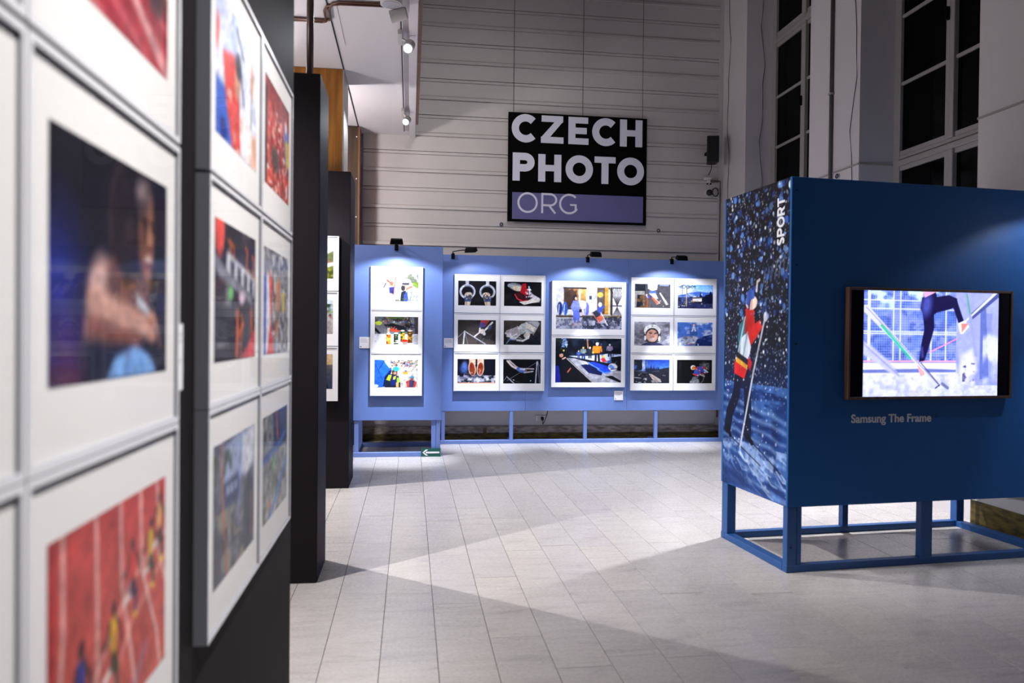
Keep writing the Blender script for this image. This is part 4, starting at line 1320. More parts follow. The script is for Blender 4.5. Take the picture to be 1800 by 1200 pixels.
    p.dots(60, [(236, 242, 250), (150, 180, 226)], 0.0014, 0.004, 17, 0.18, 0.34, 0.7, 0.84)
    return p


def pic_screen():
    p = Pic(236, 166, (120, 138, 232))
    p.mott((58, 96, 216), 9, 8, 3, 0.35, 0.68, 0.9, 0, 0, 0.7, 0.66)
    p.mott((206, 240, 250), 7, 7, 5, 0.52, 0.62, 0.9, 0, 0, 0.7, 0.2)
    p.mott((40, 66, 170), 16, 14, 15, 0.48, 0.68, 0.7, 0, 0, 0.68, 0.66)
    for k in range(42):
        p.line([(k * 0.0166, 0), (k * 0.0166, 0.66)], 0.003, (214, 226, 255), 0.5)
    for k in range(28):
        p.line([(0, k * 0.0235), (0.68, k * 0.0235)], 0.003, (214, 226, 255), 0.5)
    for u in (0.04, 0.215, 0.265, 0.49, 0.6):
        p.line([(u, 0), (u, 0.66)], 0.014 if u > 0.05 else 0.03, (222, 230, 255))
    for v in (0.09, 0.17, 0.385, 0.405):
        p.line([(0, v), (0.68, v + 0.005)], 0.012, (214, 222, 255))
    p.line([(0.48, 0.58), (0.68, 0.45)], 0.012, (250, 150, 200))
    p.line([(0, 0.665), (0.68, 0.665)], 0.016, (226, 160, 200))
    p.grad((226, 228, 255), (206, 210, 250), 0.68, 1)
    p.poly([(0, 0.745), (0.45, 0.735), (0.68, 0.745), (0.68, 0.77), (0, 0.775)], (104, 116, 196))
    p.poly([(0.67, 0), (1, 0), (1, 0.9), (0.83, 0.86), (0.69, 0.78)], (160, 168, 240))
    p.mott((130, 142, 226), 12, 2, 8, 0.48, 0.6, 0.8, 0.68, 0.2, 1, 0.9)
    p.poly([(0.86, 0.12), (0.9, 0.1), (0.93, 0.82), (0.86, 0.84)], (96, 112, 196))
    p.mott((226, 230, 255), 9, 3, 12, 0.5, 0.64, 0.8, 0.88, 0.1, 1, 0.9)
    p.poly([(0.79, 0.2), (0.96, 0.0), (1.0, 0.0), (1.0, 0.04), (0.8, 0.26)], (70, 80, 150))
    p.poly([(0.72, 0.3), (0.96, 0.0), (0.99, 0.0), (0.73, 0.31)], (214, 220, 250))
    p.poly([(0.72, 0.6), (0.8, 0.55), (0.84, 0.75), (0.8, 0.86), (0.7, 0.84)], (214, 214, 250), 1, 0.04)
    p.mott((60, 60, 116), 30, 24, 4, 0.48, 0.66, 0.9, 0.73, 0.68, 0.84, 0.86)
    p.mott((150, 156, 210), 30, 22, 14, 0.42, 0.75, 0.55, 0, 0.79, 1, 1, 4)
    p.line([(0.75, 0.02), (0.79, 0.3), (0.83, 0.6)], 0.03, (150, 160, 220))
    p.line([(0.755, 0.02), (0.78, 0.2)], 0.012, (60, 170, 120))
    # skis / poles crossing the picture
    p.poly([(0, 0.48), (0.06, 0.52), (0.2, 0.68), (0.27, 0.82), (0.2, 0.78), (0, 0.6)], (190, 192, 240), 1, 0.02)
    p.line([(0.0, 0.5), (0.26, 0.8)], 0.012, (140, 146, 206), 1, 0.01)
    # legs
    nv = (16, 12, 66)
    p.poly([(0.42, 0.06), (0.52, 0.0), (0.53, 0.05), (0.62, 0.03), (0.68, 0.06), (0.69, 0.13), (0.62, 0.17), (0.53, 0.2), (0.5, 0.23), (0.44, 0.24), (0.41, 0.17)], nv)
    p.line([(0.66, 0.09), (0.69, 0.2), (0.715, 0.29)], 0.062, nv)
    p.poly([(0.425, 0.2), (0.51, 0.19), (0.515, 0.34), (0.49, 0.47), (0.445, 0.66), (0.405, 0.67), (0.42, 0.5), (0.44, 0.36)], nv)
    p.ell(0.455, 0.13, 0.05, 0.1, (70, 80, 180), 10, 0.05)
    p.line([(0.425, 0.54), (0.43, 0.62)], 0.02, (70, 76, 170), 1, 0.02)
    p.poly([(0.43, 0.0), (0.53, 0.0), (0.5, 0.02), (0.44, 0.06)], (236, 170, 214))
    p.ell(0.41, 0.03, 0.02, 0.02, (250, 230, 240))
    p.poly([(0.69, 0.3), (0.74, 0.27), (0.775, 0.33), (0.73, 0.4), (0.71, 0.4)], (236, 228, 244))
    p.poly([(0.715, 0.3), (0.77, 0.3), (0.72, 0.39)], (250, 130, 130))
    p.poly([(0.39, 0.7), (0.42, 0.7), (0.45, 0.79), (0.42, 0.81)], (250, 160, 170))
    p.poly([(0.0, 0.14), (0.03, 0.14), (0.56, 0.9), (0.535, 0.93), (0.44, 0.76), (0.0, 0.2)], (206, 208, 246))
    p.line([(0.13, 0.33), (0.34, 0.635)], 0.022, (40, 196, 150))
    p.line([(0.02, 0.16), (0.56, 0.9)], 0.006, (110, 116, 176))
    p.line([(0.42, 0.68), (0.55, 0.88)], 0.01, (60, 60, 116))
    p.line([(0.53, 0.92), (0.56, 0.89)], 0.012, (50, 50, 90))
    p.line([(0.58, 0.88), (0.62, 0.92)], 0.03, (110, 116, 166))
    return p


def pic_card(n=4, seed=1, mark=True):
    p = Pic(40, 40, (238, 238, 242))
    rng = random.Random(seed)
    for k in range(n):
        p.rect(0.1, 0.14 + k * 0.1, rng.uniform(0.55, 0.9), 0.18 + k * 0.1, (176, 176, 184))
    if mark:
        p.ell(0.14, 0.86, 0.05, 0.05, (60, 60, 66))
    return p


# ------------------------------------------------------------------ the room
WB = 10.36          # front of the boarded back wall
XR = 4.49           # face of the right wall's piers

# floor: bed of grout, marble slabs lying in it
floor = struct(box('floor', -4.0, 6.0, -3.0, 10.8, -0.06, -0.006, 'grout'))
TW, TL = 0.262, 0.90
TX0 = -0.125 - 4 * TW
bm = bmesh.new()
add_box(bm, 0.0016, TW - 0.0016, 0.0008, TL - 0.0008, -0.02, 0.0)
bmesh.ops.recalc_face_normals(bm, faces=bm.faces)
tile_me = bpy.data.meshes.new('tile')
bm.to_mesh(tile_me)
bm.free()
tile_me.materials.append(M['marble'])
rng = random.Random(21)
stuff = bmesh.new()
for c in range(-12, 28):
    off = rng.random() * TL
    x = TX0 + c * TW
    for r in range(-7, 10):
        y = 2.55 + off - TL + r * TL
        if y > 10.34 or x > 4.7 and y < 4.0:
            continue
        if 0 <= c < 22 and y > 2.2:
            t = bpy.data.objects.new('tile', tile_me)
            C.objects.link(t)
            t.parent = floor
            t.location = (x, y, rng.uniform(-0.0008, 0.0006))
        else:
            add_box(stuff, x + 0.0015, x + TW - 0.0015, y + 0.0012, min(y + TL - 0.0012, 10.7), -0.02, 0.0)
tag(obj('tile_field', stuff, 'marble', floor), None, None, kind='stuff')

# back wall: painted boards with alternating battens and double grooves
bm = bmesh.new()
add_box(bm, -0.75, 4.60, WB + 0.03, WB + 0.35, 0.0, 7.2)
add_box(bm, -3.6, -0.75, WB, WB + 0.35, 0.0, 7.2)
wall_back = struct(obj('wall_back', bm, 'boards'))
BP = 0.505
BX0, BX1 = -0.66, 4.425
z0 = 4.21 - 8 * BP
k = 0
for i in range(15):
    zb = z0 + i * BP
    if zb > 7.1:
        break
    lo = max(zb + 0.056, 0.19)
    if zb + 0.245 > 0.2:
        box('board', BX0, BX1, WB, WB + 0.032, lo, zb + 0.245, 'boards', wall_back)
    if zb > 0.19:
        bm = bmesh.new()
        prof = [(WB + 0.03, zb), (WB - 0.026, zb), (WB - 0.028, zb + 0.004), (WB - 0.022, zb + 0.036), (WB + 0.0, zb + 0.055), (WB + 0.03, zb + 0.055)]
        A_ = [bm.verts.new((BX0, y_, z_)) for y_, z_ in prof]
        B_ = [bm.verts.new((BX1, y_, z_)) for y_, z_ in prof]
        bm.faces.new(A_)
        bm.faces.new(B_[::-1])
        for q_ in range(6):
            bm.faces.new((A_[q_], A_[(q_ + 1) % 6], B_[(q_ + 1) % 6], B_[q_]))
        obj('batten', bm, 'boards', wall_back)
    if zb + 0.25 > 0.2:
        box('groove_strip', BX0, BX1, WB + 0.006, WB + 0.032, zb + 0.253, zb + 0.289, 'boards', wall_back)
    if zb + 0.297 > 0.2:
        box('board', BX0, BX1, WB, WB + 0.032, zb + 0.297, zb + BP - 0.002, 'boards', wall_back)
box('corner_strip', 4.425, 4.49, WB - 0.012, WB + 0.03, 0.19, 7.2, 'boards', wall_back)
box('stained_plinth', -0.66, 4.49, WB - 0.004, WB + 0.03, 0.088, 0.188, 'plinth', wall_back)
bb = struct(box('baseboard_back', -0.66, 4.49, WB - 0.02, WB + 0.03, 0.0, 0.09, 'olive'))
box('wooden_block', 1.02, 1.07, WB - 0.025, WB, 0.095, 0.17, 'brownstrip', bb)

# right wall: piers with deep window niches between them
bm = bmesh.new()
for y0_, y1_ in ((9.604, 10.7), (7.004, 7.965), (2.6, 5.404)):
    add_box(bm, XR, 5.25, y0_, y1_, 0, 7.2)
for y0_, y1_ in ((7.965, 9.604), (5.404, 7.004)):
    add_box(bm, XR + 0.12, 5.25, y0_, y1_, 0, 1.15)
wall_right = struct(obj('wall_right', bm, 'white_wall'))
for y0_, y1_ in ((9.604, 10.34), (7.004, 7.965), (4.2, 5.404)):
    box('olive_dado', XR - 0.012, XR, y0_, y1_, 0.0, 0.2, 'olive', wall_right)
    if y1_ < 9:
        box('ledge_strip', XR - 0.012, XR, y0_, y1_, 3.245, 3.262, 'winframe', wall_right)
box('ledge_strip', XR, 4.87, 6.992, 7.004, 3.245, 3.262, 'winframe', wall_right)


def window(name, ya, yb):
    X0, X1 = 4.86, 4.93
    bm = bmesh.new()
    add_box(bm, X0, X1, yb - 0.10, yb, 1.15, 7.2)
    add_box(bm, X0, X1, ya, ya + 0.10, 1.15, 7.2)
    wd = struct(obj(name, bm, 'winframe', bevel=0.006))
    ym = (ya + yb) / 2
    for zt in (3.22, 5.44):
        box('transom', X0 - 0.01, X1, ya + 0.10, yb - 0.10, zt, zt + 0.055, 'winframe', wd, 0.006)
        box('transom', X0 + 0.005, X1, ya + 0.10, yb - 0.10, zt + 0.065, zt + 0.1, 'winframe', wd, 0.004)
    box('sill', X0 - 0.2, X1, ya, yb, 1.15, 1.2, 'winframe', wd, 0.005)
    for za, zb in ((1.2, 3.22), (3.32, 5.44), (5.54, 7.2)):
        box('mullion', X0 - 0.012, X1, ym - 0.06, ym - 0.004, za, zb, 'winframe', wd, 0.005)
        box('mullion', X0, X1, ym + 0.004, ym + 0.06, za, zb, 'winframe', wd, 0.005)
        for s0, s1 in ((ya + 0.10, ym - 0.06), (ym + 0.06, yb - 0.10)):
            box('sash_rail', X0 + 0.01, X1, s0, s1, za, za + 0.05, 'winframe', wd, 0.004)
            box('sash_rail', X0 + 0.01, X1, s0, s1, zb - 0.045, zb, 'winframe', wd, 0.004)
            n = 3
            for j in range(n):
                pa = za + 0.05 + (zb - za - 0.095) * j / n
                pb = za + 0.05 + (zb - za - 0.095) * (j + 1) / n
                box('pane', X0 + 0.035, X0 + 0.041, s0, s1, pa, pb, 'nightglass', wd)
                if j:
                    box('muntin', X0 + 0.012, X1 - 0.01, s0, s1, pa - 0.016, pa + 0.016, 'winframe', wd, 0.004)
    for zt in (4.4,):
        box('handle', X0 - 0.05, X0 - 0.01, ym + 0.0, ym + 0.02, zt, zt + 0.12, 'lampblack', wd)
    return wd


window('window_1', 7.965, 9.604)
window('window_2', 5.404, 7.004)
struct(box('wall_outside', 5.0, 5.05, 5.2, 9.8, 1.15, 7.2, 'gap'))

# left gallery: low white ceiling, side wall, upper hall ceiling
bm = bmesh.new()
add_box(bm, -3.6, -0.035, -2.0, WB + 0.02, 4.205, 4.4)
ceiling = struct(obj('ceiling', bm, 'soffit'))
box('edge_beam', -0.035, 0.045, -2.0, WB + 0.0, 4.17, 4.75, 'soffit', ceiling, 0.004)
box('edge_strip', 0.046, 0.078, -2.0, WB - 0.7, 4.165, 4.75, 'brownstrip', ceiling)
box('shadow_joint', -0.712, -0.70, -2.0, WB, 4.199, 4.206, 'gap', ceiling)
box('raised_joint', -0.64, -0.632, 6.3, 7.2, 4.199, 4.206, 'soffit', ceiling)
struct(box('wall_left', -3.7, -3.6, -3.0, WB + 0.3, 0, 4.4, 'white_wall'))
struct(box('wall_upper', -0.2, -0.035, -3.0, WB + 0.02, 4.4, 7.2, 'white_wall'))
struct(box('ceiling_hall', -0.2, 5.25, -3.0, 10.7, 7.2, 7.3, 'white_wall'))

# wood-clad pillars under the gallery ceiling
t = thing('wooden_pillar', 'amber wood-clad pillar rising to the white ceiling behind the black display walls', 'pillar', (-1.0, 7.86, 0))
box('front_panel', -0.32, 0.285, 0.0, 0.03, 0, 4.2, 'wood1', t)
box('side_panel', 0.285, 0.30, 0.0, 0.5, 0, 4.2, 'winframe', t)
box('core', -0.32, 0.285, 0.03, 0.5, 0, 4.2, 'wood1', t)
box('junction_box', 0.28, 0.33, -0.02, 0.05, 3.02, 3.12, 'plastic', t)
t = thing('wooden_pillar', 'amber wood-clad pillar, coloured darker for shade, in the corner at the boarded wall', 'pillar', (-1.0, 9.98, 0))
box('front_panel', -0.32, 0.30, 0.0, 0.03, 0, 4.19, 'wood_shaded', t)
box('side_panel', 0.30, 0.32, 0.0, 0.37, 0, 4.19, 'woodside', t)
box('core', -0.32, 0.30, 0.03, 0.37, 0, 4.19, 'wood_shaded', t)
for zz in (3.0, 3.5, 4.05):
    box('screw', 0.27, 0.285, -0.004, 0.0, zz, zz + 0.015, 'plastic', t)
tag(tubeobj('steel_pipe', [(-0.632, 4.75, 3.02), (-0.632, 4.75, 4.2)], 0.022, 'pipe', n=12), 'brownish steel tube standing from the second black wall up to the ceiling', 'pipe')


# ------------------------------------------------------------------ framed photographs
FRAME_CACHE = {}


def frame_meshes(wd, ht, d):
    key = (wd, ht, d)
    if key in FRAME_CACHE:
        return FRAME_CACHE[key]
    rw = 0.011
    bm = bmesh.new()
    for (a, b, c, e) in ((-wd / 2, -wd / 2 + rw, 0, ht), (wd / 2 - rw, wd / 2, 0, ht), (-wd / 2 + rw, wd / 2 - rw, 0, rw), (-wd / 2 + rw, wd / 2 - rw, ht - rw, ht)):
        add_box(bm, a, b, -d, 0, c, e)
    bmesh.ops.recalc_face_normals(bm, faces=bm.faces)
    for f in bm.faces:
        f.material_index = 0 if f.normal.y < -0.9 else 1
    rim = bpy.data.meshes.new('frame')
    bm.to_mesh(rim)
    bm.free()
    rim.materials.append(M['rim'])
    rim.materials.append(M['rimside'])

    def slab(n, y0, y1, m):
        bm = bmesh.new()
        add_box(bm, -wd / 2 + rw, wd / 2 - rw, y0, y1, rw, ht - rw)
        bmesh.ops.recalc_face_normals(bm, faces=bm.faces)
        me = bpy.data.meshes.new(n)
        bm.to_mesh(me)
        bm.free()
        me.materials.append(M[m])
        return me
    mt = slab('mount', -d + 0.006, 0, 'mat')
    bm = bmesh.new()
    vs = [bm.verts.new(c) for c in ((-wd / 2 + rw, -d + 0.0025, rw), (wd / 2 - rw, -d + 0.0025, rw), (wd / 2 - rw, -d + 0.0025, ht - rw), (-wd / 2 + rw, -d + 0.0025, ht - rw))]
    bm.faces.new(vs)
    gl = bpy.data.meshes.new('glass_pane')
    bm.to_mesh(gl)
    bm.free()
    gl.materials.append(M['glass'])
    FRAME_CACHE[key] = (rim, mt, gl)
    return FRAME_CACHE[key]


def framed(label, pic, loc, rz, wd, ht, pw, ph, dz, group, d=0.04, glass=True):
    """frame on a wall: loc is the middle of its lower edge on the wall, dz the height of the print above that edge"""
    t = thing('framed_photograph', label, 'picture', loc, rz, group)
    rim, mt, gl = frame_meshes(wd, ht, d)
    for n, me in (('frame', rim), ('mount', mt)) + ((('glass_pane', gl),) if glass else ()):
        o = bpy.data.objects.new(n, me)
        C.objects.link(o)
        o.parent = t
        if n == 'mount':
            mo = o
    if pic is not None:
        place_ink('print', pic, 'print', mo, -pw / 2, pw / 2, dz, dz + ph, -d + 0.0055)
    return t


# ------------------------------------------------------------------ black display walls on the left
t = thing('display_wall', 'long black display wall along the left edge, hung with close-up framed photographs', 'display wall', (-0.48, 0, 0))
box('face_board', -0.02, 0.0, -1.5, 1.56, 0, 3.02, 'black', t)
box('face_board', -0.02, 0.0, 1.562, 3.13, 0, 3.02, 'black', t)
box('end_board', -0.5, -0.02, 3.11, 3.13, 0, 3.02, 'blackedge', t)
box('back_board', -0.52, -0.5, -1.5, 3.13, 0, 3.02, 'black', t)
for nm, xr, yf, yb, lab in (('display_wall', -0.54, 4.52, 4.97, 'narrow black display wall standing second from the camera'),
                            ('display_wall', -0.575, 7.23, 7.79, 'black display wall nearest the blue panels, three framed photographs on its front')):
    t = thing(nm, lab, 'display wall', (xr, yf, 0))
    dp = yb - yf
    box('front_board', -0.84, 0.0, 0.0, 0.02, 0, 3.02, 'black', t, 0.003)
    box('side_board', -0.02, 0.0, 0.02, dp, 0, 3.02, 'blackedge', t)
    box('side_board', -0.84, -0.82, 0.02, dp, 0, 3.02, 'blackedge', t)
    box('back_board', -0.82, -0.02, dp - 0.02, dp, 0, 3.02, 'black', t)

# near wall, two groups of frames (facing right, +X)
R90 = math.pi / 2
NW, NH, NPW, NPH = 0.582, 0.533, 0.458, 0.342
zr = (1.861, 1.320, 0.785)
gname = 'framed photographs on the near black wall'
g1 = [('framed close-up of a red running track in the top row at the left edge', pic_track_close),
      ('framed portrait of two athletes embracing against a dark ground', pic_embrace),
      ('framed photograph of sprinters on a red track seen from above', pic_sprint)]
for r, (lab, fn) in enumerate(g1):
    framed(lab, fn(), (-0.48, 0.945 + 0.2925, zr[r]), R90, NW, NH, NPW, NPH, 0.103 if r < 2 else 0.098, gname, d=0.032)
far = ['uppermost white frame cut off by the left picture edge', 'white frame cut off by the left edge beside the embracing athletes', 'lowest white frame cut off by the left edge beside the sprinters']
for r, lab in enumerate(far):
    framed(lab, [pic_fans, pic_crowd, pic_bikes][r](), (-0.48, 0.945 - 0.2925, zr[r]), R90, NW, NH, NPW - 0.02, NPH, 0.1, gname, d=0.032)
g2 = [[('framed photograph of a skier in a red jacket holding a pole', pic_skier), ('framed photograph of a red crowd of fans', pic_fans)],
      [('framed dark photograph with orange numerals and a pale scoreboard', pic_scoreboard), ('framed photograph of a grey crowd with a yellow patch', pic_crowd)],
      [('framed grey-blue photograph of boats and rocks, lower left of its block', pic_bikes), ('framed grey photograph of rapids with a blue boat, lower right of its block', pic_rapids)]]
for r in range(3):
    for c in range(2):
        lab, fn = g2[r][c]
        framed(lab, fn(), (-0.48, 1.745 + 0.295 + c * 0.588, zr[r]), R90, NW, NH, NPW, NPH, 0.103 if r < 2 else 0.098, gname, d=0.032)
# caption card by the portrait
t = thing('caption_card', 'white caption card at the edge of the embracing athletes portrait', 'card', (-0.48, 1.575, 1.375), R90)
box('card_board', -0.03, 0.045, -0.012, 0, 0, 0.137, 'mat', t)
place_ink('card_print', pic_card(5, 2), 'card', t, -0.028, 0.043, 0.002, 0.135, -0.0125)

# three frames on the front of the third black wall
FW, FH, FPW, FPH = 0.613, 0.516, 0.511, 0.328
gname = 'framed photographs on the third black wall'
for r, (lab, fn) in enumerate((('framed photograph of a green hillside, topmost on the black wall', pic_hill), ('framed photograph of cyclists on a road, middle one on the black wall', pic_peloton), ('framed photograph of a dusky slope, lowest on the black wall', pic_dusk))):
    framed(lab, fn(), (-0.672 - FW / 2 - 0.005, 7.23, 2.398 - FH - r * 0.522), 0, FW, FH, FPW + 0.0, FPH, 0.115, gname)

# ------------------------------------------------------------------ blue panels
t = thing('exhibition_stand', 'lighter blue display panel with three stacked photographs beside the black walls', 'display panel', (0, 9.0, 0))
LX0, LX1 = -0.667, 0.382
box('front_board', LX0, LX1, 0.0, 0.02, 0.44, 2.53, 'blue', t, 0.002)
box('back_board', LX0, LX1, 0.83, 0.85, 0.44, 2.53, 'blue', t)
box('side_board', LX0, LX0 + 0.02, 0.02, 0.83, 0.44, 2.53, 'blue', t)
box('side_board', LX1 - 0.02, LX1, 0.02, 0.83, 0.44, 2.53, 'blue', t)
for x in (LX0 + 0.012, LX1 - 0.063):
    for y in (0.012, 0.79):
        box('post', x, x + 0.05, y, y + 0.05, 0.0, 0.44, 'blue_timber', t, 0.003)
box('post', LX1 - 0.12, LX1 - 0.066, 0.02, 0.06, 0.055, 0.44, 'blue_timber', t, 0.003)
box('rail', LX0 + 0.004, LX1 - 0.01, 0.004, 0.05, 0.0, 0.055, 'blue_timber', t, 0.003)
box('rail', LX0 + 0.012, LX1 - 0.01, 0.79, 0.84, 0.0, 0.055, 'blue_timber', t, 0.003)
box('rail', LX0 + 0.012, LX0 + 0.06, 0.06, 0.79, 0.0, 0.055, 'blue_timber', t, 0.003)
box('rail', LX1 - 0.06, LX1 - 0.012, 0.06, 0.79, 0.0, 0.055, 'blue_timber', t, 0.003)
gname = 'framed photographs on the lighter blue panel'
for r, (lab, fn) in enumerate((('framed bright photograph of people in white helmets under the lamp', pic_rafters), ('framed photograph of drink cans and a red cup before a crowd', pic_cans), ('framed photograph of a kayaker in a blue helmet and yellow jacket', pic_kayak))):
    framed(lab, fn(), (-0.164, 9.0, 2.279 - FH - r * 0.514 + 0.002), 0, FW, FH - 0.004, FPW, FPH, 0.10 + (r == 0) * 0.0, gname)


def card(lab, x0, x1, y, z0, z1, seed):
    t = thing('caption_card', lab, 'card', ((x0 + x1) / 2, y, z0))
    h = (x1 - x0) / 2
    box('card_board', -h, h, -0.008, 0, 0, z1 - z0, 'mat', t)
    place_ink('card_print', pic_card(4, seed), 'card', t, -h + 0.001, h - 0.001, 0.001, z1 - z0 - 0.001, -0.0085)


card('white caption card left of the drink cans photograph', -0.60, -0.474, 9.0, 1.30, 1.435, 3)

t = thing('exhibition_stand', 'wide blue display panel along the boarded back wall', 'display panel', (0, 9.97, 0))
for a, b in ((0.40, 1.5565), (1.5585, 2.978), (2.98, 4.40)):
    box('board', a, b, 0.0, 0.02, 0.445, 2.541, 'blue', t, 0.0015)
for x in (0.42, 1.345, 2.372, 3.38, 4.34):
    box('leg', x, x + 0.048, 0.004, 0.05, 0.05, 0.445, 'blue_timber', t, 0.003)
box('rail', 0.40, 4.40, 0.0, 0.06, 0.0, 0.05, 'blue_timber', t, 0.003)
for x in (1.345, 3.38):
    box('brace', x, x + 0.048, 0.05, 0.30, 0.0, 0.045, 'blue_timber', t)

gname = 'gymnastics photographs on the wide blue panel'
G1 = [[('framed photograph of two gymnastic rings with gripping hands', pic_rings), ('framed photograph of a foot in a red slipper', pic_slipper)],
      [('framed photograph of a gymnast bending over a high bar', pic_bar), ('framed photograph of a chalked open hand', pic_hand)],
      [('framed photograph of two bare soles above white dust', pic_soles), ('framed photograph of a gymnast flying over the bars', pic_flight)]]
for r in range(3):
    for c in range(2):
        lab, fn = G1[r][c]
        framed(lab, fn(), (0.578 + 0.306 + c * 0.618, 9.97, 2.281 - FH - r * 0.523), 0, FW, FH, FPW, FPH, 0.10, gname)
gname = 'winter sport photographs on the wide blue panel'
framed('large framed photograph of people outside a white workshop, bright under its lamp', pic_workshop(), (2.422, 9.97, 1.482), 0, 1.035, 0.735, 0.922, 0.604, 0.082, gname)
framed('large framed photograph of a dark ice run with an orange-jacketed spectator', pic_bobrun(), (2.422, 9.97, 0.77), 0, 1.035, 0.706, 0.922, 0.604, 0.064, gname)
G3 = [[('framed photograph of a figure with a white plank and orange trousers', pic_broom), ('framed photograph of pine trees by a snowy blue valley', pic_pines)],
      [('framed portrait of a face under a white helmet seen from below', pic_helmet), ('framed blue photograph of a ski jumper in the clouds', pic_jump)],
      [('framed dark photograph of sleds under a blue sky', pic_sled), ('framed photograph of a racer in blue and red on a black ground', pic_racer)]]
for r in range(3):
    for c in range(2):
        lab, fn = G3[r][c]
        framed(lab, fn(), (3.013 + 0.308 + c * 0.62, 9.97, 2.286 - FH - r * 0.523), 0, FW, FH, FPW, FPH, 0.10, gname)
card('white caption card left of the gymnastic rings block', 0.445, 0.572, 9.97, 1.295, 1.423, 5)
card('white caption card under the dark ice run photograph', 2.80, 2.925, 9.97, 0.588, 0.714, 6)


# exhibition lamps clamped on the panels
def arm_lamp(lab, clip, head, aim, power, flood=1.0, wd=0.15):
    t = thing('exhibition_lamp', lab, 'lamp', clip, 0, 'clamp lamps on the blue displays')
    c = Vector(clip)
    h = Vector(head) - c
    box('clamp', -0.022, 0.022, -0.03, -0.001, -0.06, 0.012, 'lampblack', t, 0.004)
    box('clamp_hook', -0.022, 0.022, -0.028, 0.04, 0.001, 0.014, 'lampblack', t, 0.003)
    box('clamp_knob', -0.012, 0.012, -0.045, -0.03, -0.045, -0.015, 'lampblack', t, 0.003)
    pts = [Vector((0, 0, 0.01)), Vector((0, -0.01, 0.04)), h * 0.5 + Vector((0, 0, 0.035)), h + Vector((0, 0, 0.012))]
    tubeobj('arm', pts, 0.007, 'lampblack', t)
    d = (Vector(aim) - Vector(head)).normalized()
    q = d.to_track_quat('-Z', 'Y').to_matrix().to_4x4()
    bm = bmesh.new()
    vs = add_box(bm, -wd / 2, wd / 2, -0.05, 0.05, -0.012, 0.045)
    for v in vs:
        if v.co.z > 0:
            v.co.x *= 0.86
            v.co.y *= 0.7
    ho = obj('lamp_head', bm, 'lampblack', t, 0.006)
    ho.matrix_local = Matrix.Translation(h) @ q
    bm = bmesh.new()
    bm.faces.new([bm.verts.new((sx_ * (wd / 2 - 0.01), sy_ * 0.036, -0.0125)) for sx_, sy_ in ((-1, -1), (-1, 1), (1, 1), (1, -1))])
    obj('lamp_lens', bm, 'lamplens', ho)
    bpy.context.view_layer.update()
    hv = Vector(head)
    lamp('lamp_beam', 'SPOT', hv + d * 0.03, power, COOL, (aim[0], aim[1], -0.6), 0.0, 42, 1.0, t)
    lamp('lamp_flood', 'SPOT', hv + d * 0.03, 58 * flood, COOL, aim, 0.0, 133, 0.3, t)
    return t


arm_lamp('black clamp lamp above the lighter blue panel', (-0.173, 9.0, 2.53), (-0.163, 8.45, 2.50), (-0.163, 9.0, 0.74), PANEL_W)
arm_lamp('black clamp lamp above the large workshop photograph', (2.40, 9.97, 2.541), (2.375, 9.42, 2.518), (2.375, 9.97, 0.74), PANEL_W, 0.75)
arm_lamp('black clamp lamp above the pine tree photograph', (3.60, 9.97, 2.541), (3.54, 9.42, 2.50), (3.54, 9.97, 0.74), PANEL_W, 0.65)
arm_lamp('black clamp lamp with a long sideways arm beside the lighter blue panel', (0.555, 9.97, 2.541), (0.755, 9.42, 2.536), (1.02, 9.97, 0.74), PANEL_W, 0.32)

arm_lamp('black clamp lamp on top of the deep blue booth front', (4.32, 4.542, 2.512), (4.335, 4.06, 2.44), (4.30, 4.545, 0.74), 60, 0.25)

# exit arrow board on the foot of the lighter panel
t = thing('arrow_sign', 'small dark green sign with a white arrow pointing left at the panel foot', 'sign', (0.255, 8.995, 0.0))
box('board', -0.115, 0.118, -0.012, 0.0, 0.0, 0.10, 'green', t)
bm = bmesh.new()
add_box(bm, -0.06, 0.105, -0.0145, -0.0115, 0.041, 0.061)
for s in (-1, 1):
    vs = [bm.verts.new((x, y, 0.051 + s * z)) for y in (-0.0145, -0.0115) for (x, z) in ((-0.102, -0.002), (-0.082, -0.002), (-0.03, 0.036), (-0.058, 0.036))]
    for q in ((0, 1, 2, 3), (7, 6, 5, 4), (0, 4, 5, 1), (1, 5, 6, 2), (2, 6, 7, 3), (3, 7, 4, 0)):
        bm.faces.new([vs[i] for i in q])
obj('arrow', bm, 'white_ink', t)


# ------------------------------------------------------------------ lettering drawn from strokes
def arc(cx, cy, rx, ry, a0, a1, n=28):
    return [(cx + rx * math.cos(math.radians(a0 + (a1 - a0) * k / n)), cy + ry * math.sin(math.radians(a0 + (a1 - a0) * k / n))) for k in range(n + 1)]


